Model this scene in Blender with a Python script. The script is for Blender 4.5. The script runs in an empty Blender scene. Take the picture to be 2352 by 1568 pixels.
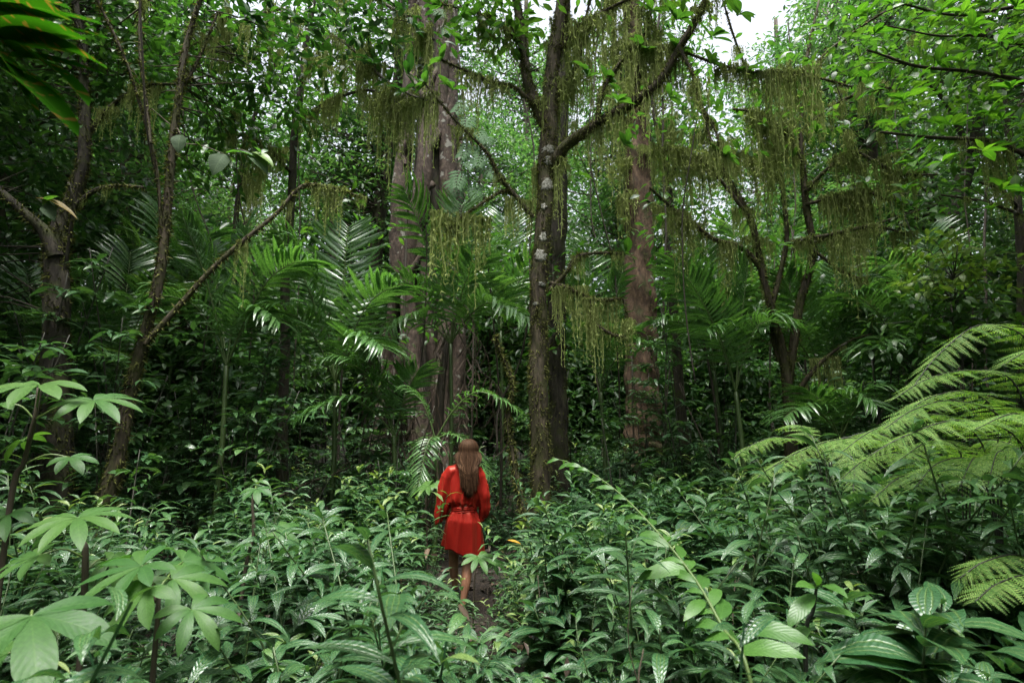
import bpy, math, random
import numpy as np
from mathutils import Vector, Matrix

# ------------------------------------------------------------------ camera, sky, sun, exposure
SC = bpy.context.scene
COL = SC.collection
PITCH = math.radians(10.5)
CAMZ = 1.57
FD = 1320.0                       # focal length in pixels of a 2352 x 1568 frame
cam_d = bpy.data.cameras.new('camera')
cam = bpy.data.objects.new('camera', cam_d)
COL.objects.link(cam)
cam.location = (0, 0, CAMZ)
cam.rotation_euler = (math.pi / 2 + PITCH, 0, 0)
cam_d.sensor_width = 36
cam_d.lens = 36 * FD / 2352
cam_d.clip_start = 0.05
cam_d.clip_end = 500
cam_d.dof.use_dof = True
cam_d.dof.focus_distance = 6.0
cam_d.dof.aperture_fstop = 4.0
SC.camera = cam

SUN_EL, SUN_AZ = math.radians(76), math.radians(188)      # high, behind the camera
world = bpy.data.worlds.new('World')
SC.world = world
world.use_nodes = True
wn, wl = world.node_tree.nodes, world.node_tree.links
bg = wn['Background']
sky = wn.new('ShaderNodeTexSky')
sky.sky_type = 'NISHITA'
sky.sun_disc = False
sky.sun_elevation = SUN_EL
sky.sun_rotation = SUN_AZ
sky.dust_density = 6.0
sky.air_density = 1.0
hs = wn.new('ShaderNodeHueSaturation')
hs.inputs['Saturation'].default_value = 0.34             # overcast: nearly white
wl.new(sky.outputs[0], hs.inputs['Color'])
wl.new(hs.outputs[0], bg.inputs['Color'])
bg.inputs['Strength'].default_value = 0.07
sun_d = bpy.data.lights.new('sun', 'SUN')
sun_d.energy = 1.5
sun_d.angle = math.radians(30)
sun_d.color = (1.0, 0.985, 0.955)
sun = bpy.data.objects.new('sun', sun_d)
COL.objects.link(sun)
sdir = Vector((math.sin(SUN_AZ) * math.cos(SUN_EL), math.cos(SUN_AZ) * math.cos(SUN_EL), math.sin(SUN_EL)))
sun.rotation_euler = sdir.to_track_quat('Z', 'Y').to_euler()
sun.location = sdir * 40

SC.view_settings.view_transform = 'Standard'
SC.view_settings.look = 'None'
SC.view_settings.gamma = 1
SC.view_settings.use_curve_mapping = False
SC.view_settings.exposure = 2.72
SC.render.engine = 'CYCLES'
cy = SC.cycles
cy.use_denoising = True
cy.denoiser = 'OPENIMAGEDENOISE'
cy.denoising_input_passes = 'RGB_ALBEDO_NORMAL'
cy.max_bounces = 4
cy.diffuse_bounces = 2
cy.glossy_bounces = 2
cy.transmission_bounces = 3
cy.transparent_max_bounces = 4
cy.use_adaptive_sampling = True
cy.adaptive_threshold = 0.012
cy.denoising_prefilter = 'NONE'
cy.sample_clamp_indirect = 6

R = np.random.default_rng(11)
random.seed(11)

# ------------------------------------------------------------------ helpers
def P(u, v, Y):
    """pixel of the 2352 frame at ground distance Y -> world point"""
    x = (u - 1176) / FD
    t = (784 - v) / FD
    dy = math.cos(PITCH) - t * math.sin(PITCH)
    dz = math.sin(PITCH) + t * math.cos(PITCH)
    k = Y / dy
    return np.array([x * k, Y, CAMZ + dz * k])

def proj(p):
    x, y, z = p[0], p[1], p[2] - CAMZ
    f = y * math.cos(PITCH) + z * math.sin(PITCH)
    u = -y * math.sin(PITCH) + z * math.cos(PITCH)
    if f < 0.05:
        return (-9999, -9999)
    return (1176 + FD * x / f, 784 - FD * u / f)

def sstep(a, b, x):
    t = np.clip((x - a) / (b - a), 0, 1)
    return t * t * (3 - 2 * t)

def ground_z(x, y):
    z = 0.42 * sstep(0.8, 4.5, x) * sstep(3.5, 9, y) + 0.15 * sstep(5.9, 6.5, y) + 0.2 * sstep(8, 16, y)
    z = z + 0.18 * sstep(-2.0, -5, x) * sstep(2, 6, y)
    z = z + 0.03 * np.sin(x * 1.7 + 0.4) * np.sin(y * 1.3) + 0.015 * np.sin(x * 4.1 + y * 3.3)
    return z * sstep(1.0, 3.0, y + 0.6 * np.abs(x)) + 6 * sstep(20, 75, y) + 4 * sstep(18, 60, -y)

def nrm(a):
    a = np.asarray(a, float)
    return a / np.maximum(np.linalg.norm(a, axis=-1, keepdims=True), 1e-9)

def frames(d, n):
    d = nrm(d)
    x = np.cross(d, n)
    bad = np.linalg.norm(x, axis=-1) < 1e-4
    if np.any(bad):
        x = np.where(bad[..., None], np.array([1.0, 0, 0]), x)
    x = nrm(x)
    z = np.cross(x, d)
    return np.stack([x, d, z], axis=-1)

class MB:
    """collects geometry of ONE mesh"""
    def __init__(self):
        self.v, self.f, self.uv, self.t, self.n = [], [], [], [], 0
    def add(self, v, faces, uv=None, tint=0.5):
        v = np.asarray(v, float).reshape(-1, 3)
        m = len(v)
        self.v.append(v)
        self.uv.append(np.zeros((m, 2)) if uv is None else np.asarray(uv, float).reshape(-1, 2))
        self.t.append(np.full(m, float(tint)) if np.ndim(tint) == 0 else np.asarray(tint, float))
        for f in (faces if isinstance(faces, list) else [faces]):
            self.f.append(np.asarray(f, np.int64) + self.n)
        self.n += m
    def inst(self, tpl, pos, rot, scale, tint):
        """many copies of a template: pos (N,3), rot (N,3,3), scale (N,) or (N,3), tint (N,)"""
        V, F, UV = tpl
        pos = np.asarray(pos, float)
        N = len(pos)
        if N == 0:
            return
        scale = np.asarray(scale, float)
        if scale.ndim == 1:
            scale = scale[:, None]
        W = V[None] * scale[:, None, :]
        W = np.einsum('nij,nkj->nki', rot, W) + pos[:, None, :]
        m = len(V)
        off = (np.arange(N) * m)[:, None, None]
        fl = [(np.asarray(f)[None] + off).reshape(-1, np.asarray(f).shape[1]) for f in (F if isinstance(F, list) else [F])]
        self.add(W.reshape(-1, 3), fl, np.tile(UV, (N, 1)), np.repeat(np.asarray(tint, float), m))
    def mesh(self, name, mat, origin=None, smooth=True):
        me = bpy.data.meshes.new(name)
        v = np.concatenate(self.v)
        if origin is not None:
            v = v - np.asarray(origin)
        loops = np.concatenate([f.reshape(-1) for f in self.f])
        tot = np.concatenate([np.full(len(f), f.shape[1]) for f in self.f])
        st = np.concatenate([[0], np.cumsum(tot)[:-1]])
        me.vertices.add(len(v))
        me.vertices.foreach_set('co', v.astype(np.float32).reshape(-1))
        me.loops.add(len(loops))
        me.loops.foreach_set('vertex_index', loops.astype(np.int32))
        me.polygons.add(len(tot))
        me.polygons.foreach_set('loop_start', st.astype(np.int32))
        me.update(calc_edges=True)
        me.polygons.foreach_set('use_smooth', np.full(len(tot), smooth))
        uv = np.concatenate(self.uv)
        me.uv_layers.new(name='UVMap').data.foreach_set('uv', uv[loops].astype(np.float32).reshape(-1))
        a = me.attributes.new('tint', 'FLOAT', 'POINT')
        a.data.foreach_set('value', np.concatenate(self.t).astype(np.float32))
        me.materials.append(mat)
        return me
    def build(self, name, mat, parent=None, smooth=True):
        o = None if parent is None else np.array(parent.location)
        ob = bpy.data.objects.new(name, self.mesh(name, mat, o, smooth))
        COL.objects.link(ob)
        ob.parent = parent
        return ob

def tag(o, label=None, cat=None, group=None, kind=None):
    if label: o['label'] = label
    if cat: o['category'] = cat
    if group: o['group'] = group
    if kind: o['kind'] = kind
    return o

def empty(name, loc=(0, 0, 0), rz=0.0, sc=1.0):
    o = bpy.data.objects.new(name, None)
    o.empty_display_size = 0.1
    COL.objects.link(o)
    o.location = [float(c) for c in loc]
    o.rotation_euler = (0, 0, rz)
    o.scale = (sc, sc, sc)
    return o

def child(name, mesh, parent, mat4=None):
    o = bpy.data.objects.new(name, mesh)
    COL.objects.link(o)
    o.parent = parent
    if mat4 is not None:
        o.matrix_basis = mat4
    return o

def m4(pos, rot3, s=1.0):
    M = np.eye(4)
    M[:3, :3] = np.asarray(rot3) * np.asarray(s)
    M[:3, 3] = pos
    return Matrix(M.tolist())

def copy_tree(o, parent=None):
    c = o.copy()
    COL.objects.link(c)
    c.parent = parent
    for ch in o.children:
        copy_tree(ch, c)
    return c

def spline(pts, n):
    """Catmull-Rom through rows of pts (any number of columns), n samples"""
    p = np.asarray(pts, float)
    if len(p) < 3:
        t = np.linspace(0, 1, n)[:, None]
        return p[0] * (1 - t) + p[-1] * t
    q = np.vstack([2 * p[0] - p[1], p, 2 * p[-1] - p[-2]])
    s = np.linspace(0, len(p) - 1 - 1e-6, n)
    i = s.astype(int)
    t = (s - i)[:, None]
    a, b, c, d = q[i], q[i + 1], q[i + 2], q[i + 3]
    return 0.5 * (2 * b + (c - a) * t + (2 * a - 5 * b + 4 * c - d) * t ** 2 + (3 * b - a - 3 * c + d) * t ** 3)

def tube(mb, pts, rad, ns=8, rough=0.0, tint=0.5, flute=0.0, fk=5, cap=True):
    p = np.asarray(pts, float)
    n = len(p)
    rad = np.broadcast_to(np.asarray(rad, float), (n,))
    tan = nrm(np.gradient(p, axis=0))
    cand = np.array([[0, 0, 1.0], [0.31, 0.95, 0.05], [0.95, -0.31, 0.05], [.6, .6, .5]])
    up = cand[np.argmin(np.abs(tan @ cand.T).max(0))]
    x = nrm(np.cross(tan, up))
    y = np.cross(tan, x)
    a = np.linspace(0, 2 * math.pi, ns, endpoint=False)
    r = rad[:, None] * np.ones((n, ns))
    if rough:
        r = r * (1 + rough * (R.random((n, ns)) - 0.5) + rough * 0.6 * np.sin(np.arange(n)[:, None] * 0.9 + a[None] * 2 + R.random() * 6))
    if flute:
        r = r * (1 + flute * np.sin(fk * a[None] + 0.25 * np.arange(n)[:, None] * 0.3 + R.random() * 6))
    ring = p[:, None] + r[..., None] * (np.cos(a)[None, :, None] * x[:, None] + np.sin(a)[None, :, None] * y[:, None])
    i, j = np.meshgrid(np.arange(n - 1), np.arange(ns), indexing='ij')
    k = (j + 1) % ns
    F = np.stack([i * ns + j, i * ns + k, (i + 1) * ns + k, (i + 1) * ns + j], -1).reshape(-1, 4)
    ln = np.concatenate([[0], np.cumsum(np.linalg.norm(np.diff(p, axis=0), axis=1))])
    uv = np.stack([np.broadcast_to(a / (2 * math.pi), (n, ns)), np.broadcast_to(ln[:, None], (n, ns))], -1)
    fl = [F]
    if cap:
        fl.append(np.array([np.arange((n - 1) * ns, n * ns)]))
    mb.add(ring.reshape(-1, 3), fl, uv.reshape(-1, 2), tint)
    return p, tan, rad

def leaf_tpl(L=1.0, W=0.3, ns=6, fold=0.2, droop=0.3, peak=0.45, tip=1.0, wave=0.0, twist=0.0, nx=1, pet=0.0):
    """leaf along +Y, face +Z; pet = bare stalk length share"""
    t = np.linspace(0, 1, ns + 1)
    p = np.where(t < peak, t / peak * 0.5, 0.5 + (t - peak) / (1 - peak) * 0.5)
    w = np.sin(np.pi * p) ** tip * W / 2
    w[0] = 0.03 * W
    w[-1] = 0.012 * W
    ang = 0.25 * droop - droop * 1.5 * t
    dl = L / ns
    y = np.concatenate([[0], np.cumsum(np.cos(ang[:-1]) * dl)])
    z = np.concatenate([[0], np.cumsum(np.sin(ang[:-1]) * dl)])
    s = np.linspace(-1, 1, 2 * nx + 1)
    tw = twist * t
    hx = w[:, None] * s[None]
    hz = fold * np.abs(hx) + wave * np.sin(t * 17)[:, None] * np.abs(s)[None] * W
    X = hx * np.cos(tw)[:, None] - hz * np.sin(tw)[:, None]
    Z = z[:, None] + hx * np.sin(tw)[:, None] + hz * np.cos(tw)[:, None]
    Y = np.broadcast_to(y[:, None], X.shape)
    V = np.stack([X, Y, Z], -1).reshape(-1, 3)
    uv = np.stack([np.broadcast_to((s + 1) / 2, X.shape), np.broadcast_to(t[:, None], X.shape)], -1).reshape(-1, 2)
    m = 2 * nx + 1
    i, j = np.meshgrid(np.arange(ns), np.arange(m - 1), indexing='ij')
    F = np.stack([i * m + j, i * m + j + 1, (i + 1) * m + j + 1, (i + 1) * m + j], -1).reshape(-1, 4)
    return V, F, uv

# tiny leaf of 6 corners for far crowns
def kite_tpl(L=1.0, W=0.42, fold=0.12):
    V = np.array([[0, 0, 0], [-W * .42, L * .3, fold * W], [-W * .40, L * .62, fold * W * .8], [0, L, -0.1 * L],
                  [W * .40, L * .62, fold * W * .8], [W * .42, L * .3, fold * W]])
    F = np.array([[0, 3, 2, 1], [0, 5, 4, 3]])
    uv = np.array([[.5, 0], [0, .3], [0, .6], [.5, 1], [1, .6], [1, .3]])
    return V, F, uv

# ------------------------------------------------------------------ materials
MATS = {}
def new_mat(name):
    m = bpy.data.materials.new(name)
    m.use_nodes = True
    nt = m.node_tree
    return m, nt.nodes, nt.links, nt.nodes['Principled BSDF'], nt.nodes['Material Output']

def ramp(nodes, links, src, stops):
    r = nodes.new('ShaderNodeValToRGB')
    e = r.color_ramp.elements
    while len(e) < len(stops):
        e.new(0.5)
    for k, (p, c) in enumerate(stops):
        e[k].position = p
        e[k].color = (*c, 1)
    links.new(src, r.inputs[0])
    return r

def math_n(nodes, links, op, a, b=None, clamp=False):
    n = nodes.new('ShaderNodeMath')
    n.operation = op
    n.use_clamp = clamp
    for k, s in enumerate((a, b)):
        if s is None: continue
        if isinstance(s, (int, float)): n.inputs[k].default_value = s
        else: links.new(s, n.inputs[k])
    return n.outputs[0]

def leaf_mat(name, stops, rough=0.4, transl=0.35, tr_gain=(1.5, 1.7, 0.7), veins='mid', spec=0.5, bump=0.25, rib=0.35, obj_rand=0.0, spots=False, plain=None):
    if plain is None: plain = veins == 'none'
    m, N, Lk, bs, out = new_mat(name)
    at = N.new('ShaderNodeAttribute'); at.attribute_name = 'tint'
    fac = at.outputs['Fac']
    if obj_rand:
        oi = N.new('ShaderNodeObjectInfo')
        fac = math_n(N, Lk, 'ADD', fac, math_n(N, Lk, 'MULTIPLY', math_n(N, Lk, 'SUBTRACT', oi.outputs['Random'], 0.5), obj_rand), True)
    cr = ramp(N, Lk, fac, stops)
    col = cr.outputs[0]
    uv = N.new('ShaderNodeUVMap')
    sp = N.new('ShaderNodeSeparateXYZ')
    Lk.new(uv.outputs[0], sp.inputs[0])
    ax = math_n(N, Lk, 'ABSOLUTE', math_n(N, Lk, 'SUBTRACT', sp.outputs[0], 0.5))
    height = None
    if veins in ('mid', 'side', 'three'):
        line = math_n(N, Lk, 'SUBTRACT', 1.0, math_n(N, Lk, 'MULTIPLY', ax, 22.0), True)
        line = math_n(N, Lk, 'MAXIMUM', line, 0.0)
        if veins == 'three':
            l2 = math_n(N, Lk, 'SUBTRACT', 1.0, math_n(N, Lk, 'MULTIPLY', math_n(N, Lk, 'ABSOLUTE', math_n(N, Lk, 'SUBTRACT', ax, 0.23)), 20.0), True)
            line = math_n(N, Lk, 'MAXIMUM', line, l2)
            # quilted cross ribs between the veins
            w = math_n(N, Lk, 'SINE', math_n(N, Lk, 'ADD', math_n(N, Lk, 'MULTIPLY', sp.outputs[1], 75.0), math_n(N, Lk, 'MULTIPLY', ax, 14.0)))
            height = math_n(N, Lk, 'SUBTRACT', math_n(N, Lk, 'MULTIPLY', w, 0.35), math_n(N, Lk, 'MULTIPLY', line, 1.5))
        elif veins == 'side':
            w = math_n(N, Lk, 'SINE', math_n(N, Lk, 'SUBTRACT', math_n(N, Lk, 'MULTIPLY', sp.outputs[1], 62.0), math_n(N, Lk, 'MULTIPLY', ax, 34.0)))
            l2 = math_n(N, Lk, 'MULTIPLY', math_n(N, Lk, 'GREATER_THAN', w, 0.9), 0.5)
            height = math_n(N, Lk, 'SUBTRACT', math_n(N, Lk, 'MULTIPLY', w, -0.5), line)
            line = math_n(N, Lk, 'MAXIMUM', line, l2)
        else:
            height = math_n(N, Lk, 'MULTIPLY', line, -1.0)
        mx = N.new('ShaderNodeMixRGB')
        mx.blend_type = 'MIX'
        Lk.new(math_n(N, Lk, 'MULTIPLY', line, rib), mx.inputs[0])
        Lk.new(col, mx.inputs[1])
        c = stops[-1][1]
        mx.inputs[2].default_value = (min(1, c[0] * 1.6 + .02), min(1, c[1] * 1.5 + .02), min(1, c[2] * 1.5 + .01), 1)
        col = mx.outputs[0]
    if not plain:
        tc = N.new('ShaderNodeTexCoord')
        nz = N.new('ShaderNodeTexNoise')
        nz.inputs['Scale'].default_value = 30 if not spots else 16
        nz.inputs['Detail'].default_value = 1
        Lk.new(tc.outputs['Object'], nz.inputs['Vector'])
    if plain:
        pass
    elif spots:
        sr = ramp(N, Lk, nz.outputs[0], [(0.60, (0, 0, 0)), (0.66, (1, 1, 1))])
        mx = N.new('ShaderNodeMixRGB')
        Lk.new(sr.outputs[0], mx.inputs[0]); Lk.new(col, mx.inputs[1]); mx.inputs[2].default_value = (0.13, 0.085, 0.02, 1)
        col = mx.outputs[0]
    else:
        v = N.new('ShaderNodeMixRGB'); v.blend_type = 'MULTIPLY'; v.inputs[0].default_value = 0.5
        rr = ramp(N, Lk, nz.outputs[0], [(0.3, (0.62, 0.66, 0.6)), (0.7, (1.15, 1.12, 1.05))])
        Lk.new(col, v.inputs[1]); Lk.new(rr.outputs[0], v.inputs[2])
        col = v.outputs[0]
    Lk.new(col, bs.inputs['Base Color'])
    if plain:
        bs.inputs['Roughness'].default_value = rough
    else:
        Lk.new(math_n(N, Lk, 'ADD', math_n(N, Lk, 'MULTIPLY', nz.outputs[0], 0.3), rough - 0.15), bs.inputs['Roughness'])
    bs.inputs['Specular IOR Level'].default_value = spec
    if height is not None and bump and not plain:
        b = N.new('ShaderNodeBump')
        b.inputs['Strength'].default_value = bump
        b.inputs['Distance'].default_value = 0.004
        Lk.new(height, b.inputs['Height'])
        Lk.new(b.outputs[0], bs.inputs['Normal'])
    tr = N.new('ShaderNodeBsdfTranslucent')
    g = N.new('ShaderNodeMixRGB'); g.blend_type = 'MULTIPLY'; g.inputs[0].default_value = 1
    Lk.new(col, g.inputs[1]); g.inputs[2].default_value = (*tr_gain, 1)
    Lk.new(g.outputs[0], tr.inputs['Color'])
    ms = N.new('ShaderNodeMixShader')
    ms.inputs[0].default_value = transl
    Lk.new(bs.outputs[0], ms.inputs[1]); Lk.new(tr.outputs[0], ms.inputs[2])
    Lk.new(ms.outputs[0], out.inputs['Surface'])
    MATS[name] = m
    return m

def bark_mat(name, dark, mid, light, moss=None, moss_amt=0.5, lichen=0.0, scale=6.0, bump=0.6, vert=0.25):
    m, N, Lk, bs, out = new_mat(name)
    tc = N.new('ShaderNodeTexCoord')
    mp = N.new('ShaderNodeMapping')
    mp.inputs['Scale'].default_value = (1, 1, vert)
    Lk.new(tc.outputs['Object'], mp.inputs[0])
    n1 = N.new('ShaderNodeTexNoise'); n1.inputs['Scale'].default_value = scale * 3; n1.inputs['Detail'].default_value = 8; n1.inputs['Roughness'].default_value = 0.65
    Lk.new(mp.outputs[0], n1.inputs['Vector'])
    cr = ramp(N, Lk, n1.outputs[0], [(0.3, dark), (0.52, mid), (0.75, light)])
    col = cr.outputs[0]
    n2 = N.new('ShaderNodeTexNoise'); n2.inputs['Scale'].default_value = scale * 0.55; n2.inputs['Detail'].default_value = 5; n2.inputs['Roughness'].default_value = 0.7
    Lk.new(tc.outputs['Object'], n2.inputs['Vector'])
    if moss:
        lo = 0.62 - 0.3 * moss_amt
        mk = ramp(N, Lk, n2.outputs[0], [(lo, (0, 0, 0)), (lo + 0.14, (1, 1, 1))])
        n3 = N.new('ShaderNodeTexNoise'); n3.inputs['Scale'].default_value = scale * 12
        Lk.new(tc.outputs['Object'], n3.inputs['Vector'])
        mc = ramp(N, Lk, n3.outputs[0], [(0.3, tuple(c * 0.4 for c in moss)), (0.7, moss)])
        mx = N.new('ShaderNodeMixRGB')
        Lk.new(mk.outputs[0], mx.inputs[0]); Lk.new(col, mx.inputs[1]); Lk.new(mc.outputs[0], mx.inputs[2])
        col = mx.outputs[0]
    if lichen:
        n4 = N.new('ShaderNodeTexNoise'); n4.inputs['Scale'].default_value = scale * 0.9; n4.inputs['Detail'].default_value = 4
        mp2 = N.new('ShaderNodeMapping'); mp2.inputs['Location'].default_value = (7.3, 2.2, 4.1)
        Lk.new(tc.outputs['Object'], mp2.inputs[0]); Lk.new(mp2.outputs[0], n4.inputs['Vector'])
        th = 0.72 - 0.22 * lichen
        mk = ramp(N, Lk, n4.outputs[0], [(th, (0, 0, 0)), (th + 0.035, (1, 1, 1))])
        mx = N.new('ShaderNodeMixRGB')
        Lk.new(mk.outputs[0], mx.inputs[0]); Lk.new(col, mx.inputs[1]); mx.inputs[2].default_value = (0.17, 0.165, 0.14, 1)
        col = mx.outputs[0]
    Lk.new(col, bs.inputs['Base Color'])
    bs.inputs['Roughness'].default_value = 0.85
    bs.inputs['Specular IOR Level'].default_value = 0.25
    b = N.new('ShaderNodeBump'); b.inputs['Strength'].default_value = bump; b.inputs['Distance'].default_value = 0.03
    Lk.new(n1.outputs[0], b.inputs['Height']); Lk.new(b.outputs[0], bs.inputs['Normal'])
    MATS[name] = m
    return m

G = lambda *c: tuple(c)
leaf_mat('herb', [(0.0, G(.013, .046, .019)), (0.5, G(.027, .082, .030)), (0.85, G(.052, .125, .038)), (1.0, G(.14, .20, .055))], rough=0.34, transl=0.22, veins='three', spec=0.55, bump=0.4, rib=0.3, obj_rand=0.25)
leaf_mat('palmate', [(0.0, G(.028, .095, .022)), (1.0, G(.072, .150, .032))], rough=0.5, spec=.3, transl=0.35, veins='side', bump=0.1, rib=0.18, obj_rand=0.6)
leaf_mat('ginger', [(0.0, G(.028, .095, .016)), (1.0, G(.07, .165, .030))], rough=0.42, transl=0.35, veins='side', spec=0.45, bump=0.15, rib=0.2, obj_rand=0.5)
leaf_mat('canopy', [(0.0, G(.022, .068, .018)), (0.5, G(.040, .105, .024)), (1.0, G(.085, .165, .036))], rough=0.42, transl=0.45, tr_gain=(1.6, 1.8, 0.6), veins='mid', bump=0.2, rib=0.3, obj_rand=0.3)
leaf_mat('far_leaf', [(0.0, G(.022, .062, .022)), (0.5, G(.044, .100, .034)), (1.0, G(.095, .155, .055))], rough=0.42, transl=0.5, tr_gain=(1.4, 1.65, 0.8), veins='none', bump=0)
leaf_mat('shade_leaf', [(0.0, G(.012, .042, .012)), (0.6, G(.024, .070, .018)), (1.0, G(.05, .115, .025))], rough=0.4, transl=0.32, tr_gain=(1.4, 1.7, .6), veins='mid', bump=0.2, rib=.3, obj_rand=0.5)  # darker canopy leaf, the upper-left shade put into its colour
leaf_mat('bright_leaf', [(0.0, G(.030, .10, .016)), (0.6, G(.065, .165, .026)), (1.0, G(.14, .24, .045))], rough=0.4, transl=0.5, tr_gain=(1.6, 1.8, .5), veins='mid', bump=0.2, rib=.4, obj_rand=0.7)
leaf_mat('young_leaf', [(0.0, G(.08, .17, .035)), (1.0, G(.22, .30, .07))], rough=0.38, transl=0.4, veins='mid', bump=0.2, obj_rand=0.5)
leaf_mat('shrub_leaf', [(0.0, G(.020, .062, .024)), (0.6, G(.045, .110, .038)), (1.0, G(.085, .165, .05))], rough=0.33, transl=0.25, veins='mid', spec=0.6, bump=0.2)
leaf_mat('split', [(0.0, G(.02, .06, .02)), (1.0, G(.045, .10, .038))], rough=0.7, transl=.25, veins='mid', spec=.15, bump=.1)
leaf_mat('palm_leaf', [(0.0, G(.035, .100, .028)), (0.6, G(.075, .170, .048)), (1.0, G(.16, .27, .085))], rough=0.28, transl=0.3, veins='mid', spec=0.9, bump=0.3, obj_rand=0.35)
leaf_mat('dead_palm', [(0.0, G(.028, .018, .012)), (1.0, G(.12, .08, .055))], rough=0.7, transl=0.15, tr_gain=(1, 1, 1), veins='mid', bump=0.3, obj_rand=0.6)
leaf_mat('spotted_palm', [(0.0, G(.010, .058, .003)), (1.0, G(.024, .090, .005))], rough=0.9, spec=0.0, transl=0.4, veins='mid', bump=0.3, spots=True)
leaf_mat('fern', [(0.0, G(.070, .165, .030)), (1.0, G(.21, .31, .085))], rough=0.6, spec=0.25, transl=0.4, veins='none', bump=0, obj_rand=0.4)
leaf_mat('yellow_leaf', [(0.0, G(.36, .20, .015)), (1.0, G(.45, .25, .02))], rough=0.5, transl=0.3, tr_gain=(1, 1, 1), veins='mid', bump=0.2)
leaf_mat('litter_yellow', [(0.0, G(.10, .075, .012)), (1.0, G(.16, .11, .016))], rough=0.6, transl=0.3, tr_gain=(1, 1, 1), veins='mid', bump=0.2)
leaf_mat('pale_leaf', [(0.0, G(.03, .055, .026)), (1.0, G(.05, .085, .04))], rough=0.7, spec=.15, transl=0.3, tr_gain=(1, 1.2, .7), veins='side', bump=0.2)
leaf_mat('litter', [(0.0, G(.016, .010, .006)), (0.6, G(.042, .026, .014)), (1.0, G(.09, .056, .026))], rough=0.7, transl=0.1, tr_gain=(1, 1, 1), veins='none', bump=0)
leaf_mat('moss', [(0.0, G(.10, .125, .040)), (0.5, G(.22, .26, .090)), (1.0, G(.38, .43, .17))], rough=0.8, transl=0.5, tr_gain=(1.15, 1.25, 0.8), veins='none', spec=0.1, bump=0)
leaf_mat('trunk_moss', [(0.0, G(.022, .025, .008)), (0.5, G(.062, .070, .019)), (1.0, G(.14, .145, .045))], rough=0.9, transl=0.3, tr_gain=(1.1, 1.2, 0.7), veins='none', spec=0.1, bump=0)
leaf_mat('stem_green', [(0.0, G(.025, .05, .015)), (1.0, G(.09, .14, .03))], rough=0.5, transl=0.0, veins='none', bump=0)
leaf_mat('stem_dark', [(0.0, G(.012, .013, .010)), (1.0, G(.05, .045, .025))], rough=0.6, transl=0.0, veins='none', bump=0)
leaf_mat('aerial', [(0.0, G(.013, .012, .008)), (1.0, G(.065, .048, .029))], rough=0.8, transl=0.0, veins='none', bump=0)
bark_mat('bark_mossy', G(.010, .008, .005), G(.042, .033, .020), G(.105, .085, .052), moss=G(.045, .048, .014), moss_amt=0.55, lichen=0.12, scale=7)
bark_mat('bark_dark', G(.010, .009, .007), G(.032, .027, .020), G(.075, .065, .045), moss=G(.05, .058, .018), moss_amt=0.45, scale=7)
bark_mat('bark_fig', G(.010, .007, .005), G(.046, .032, .023), G(.115, .085, .065), moss=G(.06, .07, .025), moss_amt=0.2, lichen=0.45, scale=4.5, vert=0.6, bump=0.9)
bark_mat('bark_red', G(.014, .009, .006), G(.068, .042, .025), G(.16, .105, .065), moss=G(.055, .06, .02), moss_amt=0.35, lichen=0.1, scale=5, vert=0.35, bump=1.0)
bark_mat('bark_far', G(.02, .016, .012), G(.065, .052, .038), G(.14, .115, .085), moss=G(.06, .07, .025), moss_amt=0.35, lichen=0.15, scale=4)
bark_mat('soil', G(.004, .003, .002), G(.012, .008, .005), G(.028, .020, .012), moss=G(.03, .038, .014), moss_amt=0.15, scale=4, vert=1.0, bump=1.0)

# the white patches on the main trunk
m, N, Lk, bs, out = new_mat('lichen_patch')
nz = N.new('ShaderNodeTexNoise'); nz.inputs['Scale'].default_value = 45; nz.inputs['Detail'].default_value = 6
tcn = N.new('ShaderNodeTexCoord'); Lk.new(tcn.outputs['Object'], nz.inputs['Vector'])
cr = ramp(N, Lk, nz.outputs[0], [(0.36, G(.06, .055, .035)), (0.5, G(.17, .17, .14)), (0.7, G(.29, .29, .255))])
Lk.new(cr.outputs[0], bs.inputs['Base Color']); bs.inputs['Roughness'].default_value = 0.9
MATS['lichen_patch'] = m

# ------------------------------------------------------------------ ground
def make_ground():
    mb = MB()
    xs = np.concatenate([np.linspace(-200, -16, 18), np.linspace(-15, 15, 121), np.linspace(16, 200, 18)])
    ys = np.concatenate([np.linspace(-60, -2, 12), np.linspace(-1, 20, 106), np.linspace(21, 300, 24)])
    X, Y = np.meshgrid(xs, ys, indexing='ij')
    Z = ground_z(X, Y)
    near = np.clip(1 - np.abs(X) / 16, 0, 1) * np.clip(1 - np.abs(Y - 8) / 14, 0, 1)
    Z = Z + (R.random(Z.shape) - 0.5) * 0.03 * (near > 0)
    n, k = X.shape
    i, j = np.meshgrid(np.arange(n - 1), np.arange(k - 1), indexing='ij')
    F = np.stack([i * k + j, (i + 1) * k + j, (i + 1) * k + j + 1, i * k + j + 1], -1).reshape(-1, 4)
    mb.add(np.stack([X, Y, Z], -1), F, np.stack([X, Y], -1))
    tag(mb.build('ground', MATS['soil']), kind='structure')
    # leaf litter lying on it
    lb = MB()
    n = 5000
    y = 1.6 + 10 * R.random(n)
    x = (R.random(n) - 0.5) * (1.9 * y + 1)
    a = R.random(n) * 6.28
    z = ground_z(x, y) + 0.012
    d = np.stack([np.cos(a), np.sin(a), 0.25 * (R.random(n) - 0.5)], -1)
    nn = np.stack([0.3 * R.normal(size=n), 0.3 * R.normal(size=n), np.ones(n)], -1)
    lb.inst(kite_tpl(1, .45, .15), np.stack([x, y, z], -1), frames(d, nn), 0.06 + 0.09 * R.random(n), R.random(n))
    tag(lb.build('leaf_litter', MATS['litter']), 'brown fallen leaves covering the dark forest floor', 'leaf litter', kind='stuff')
make_ground()

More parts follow.
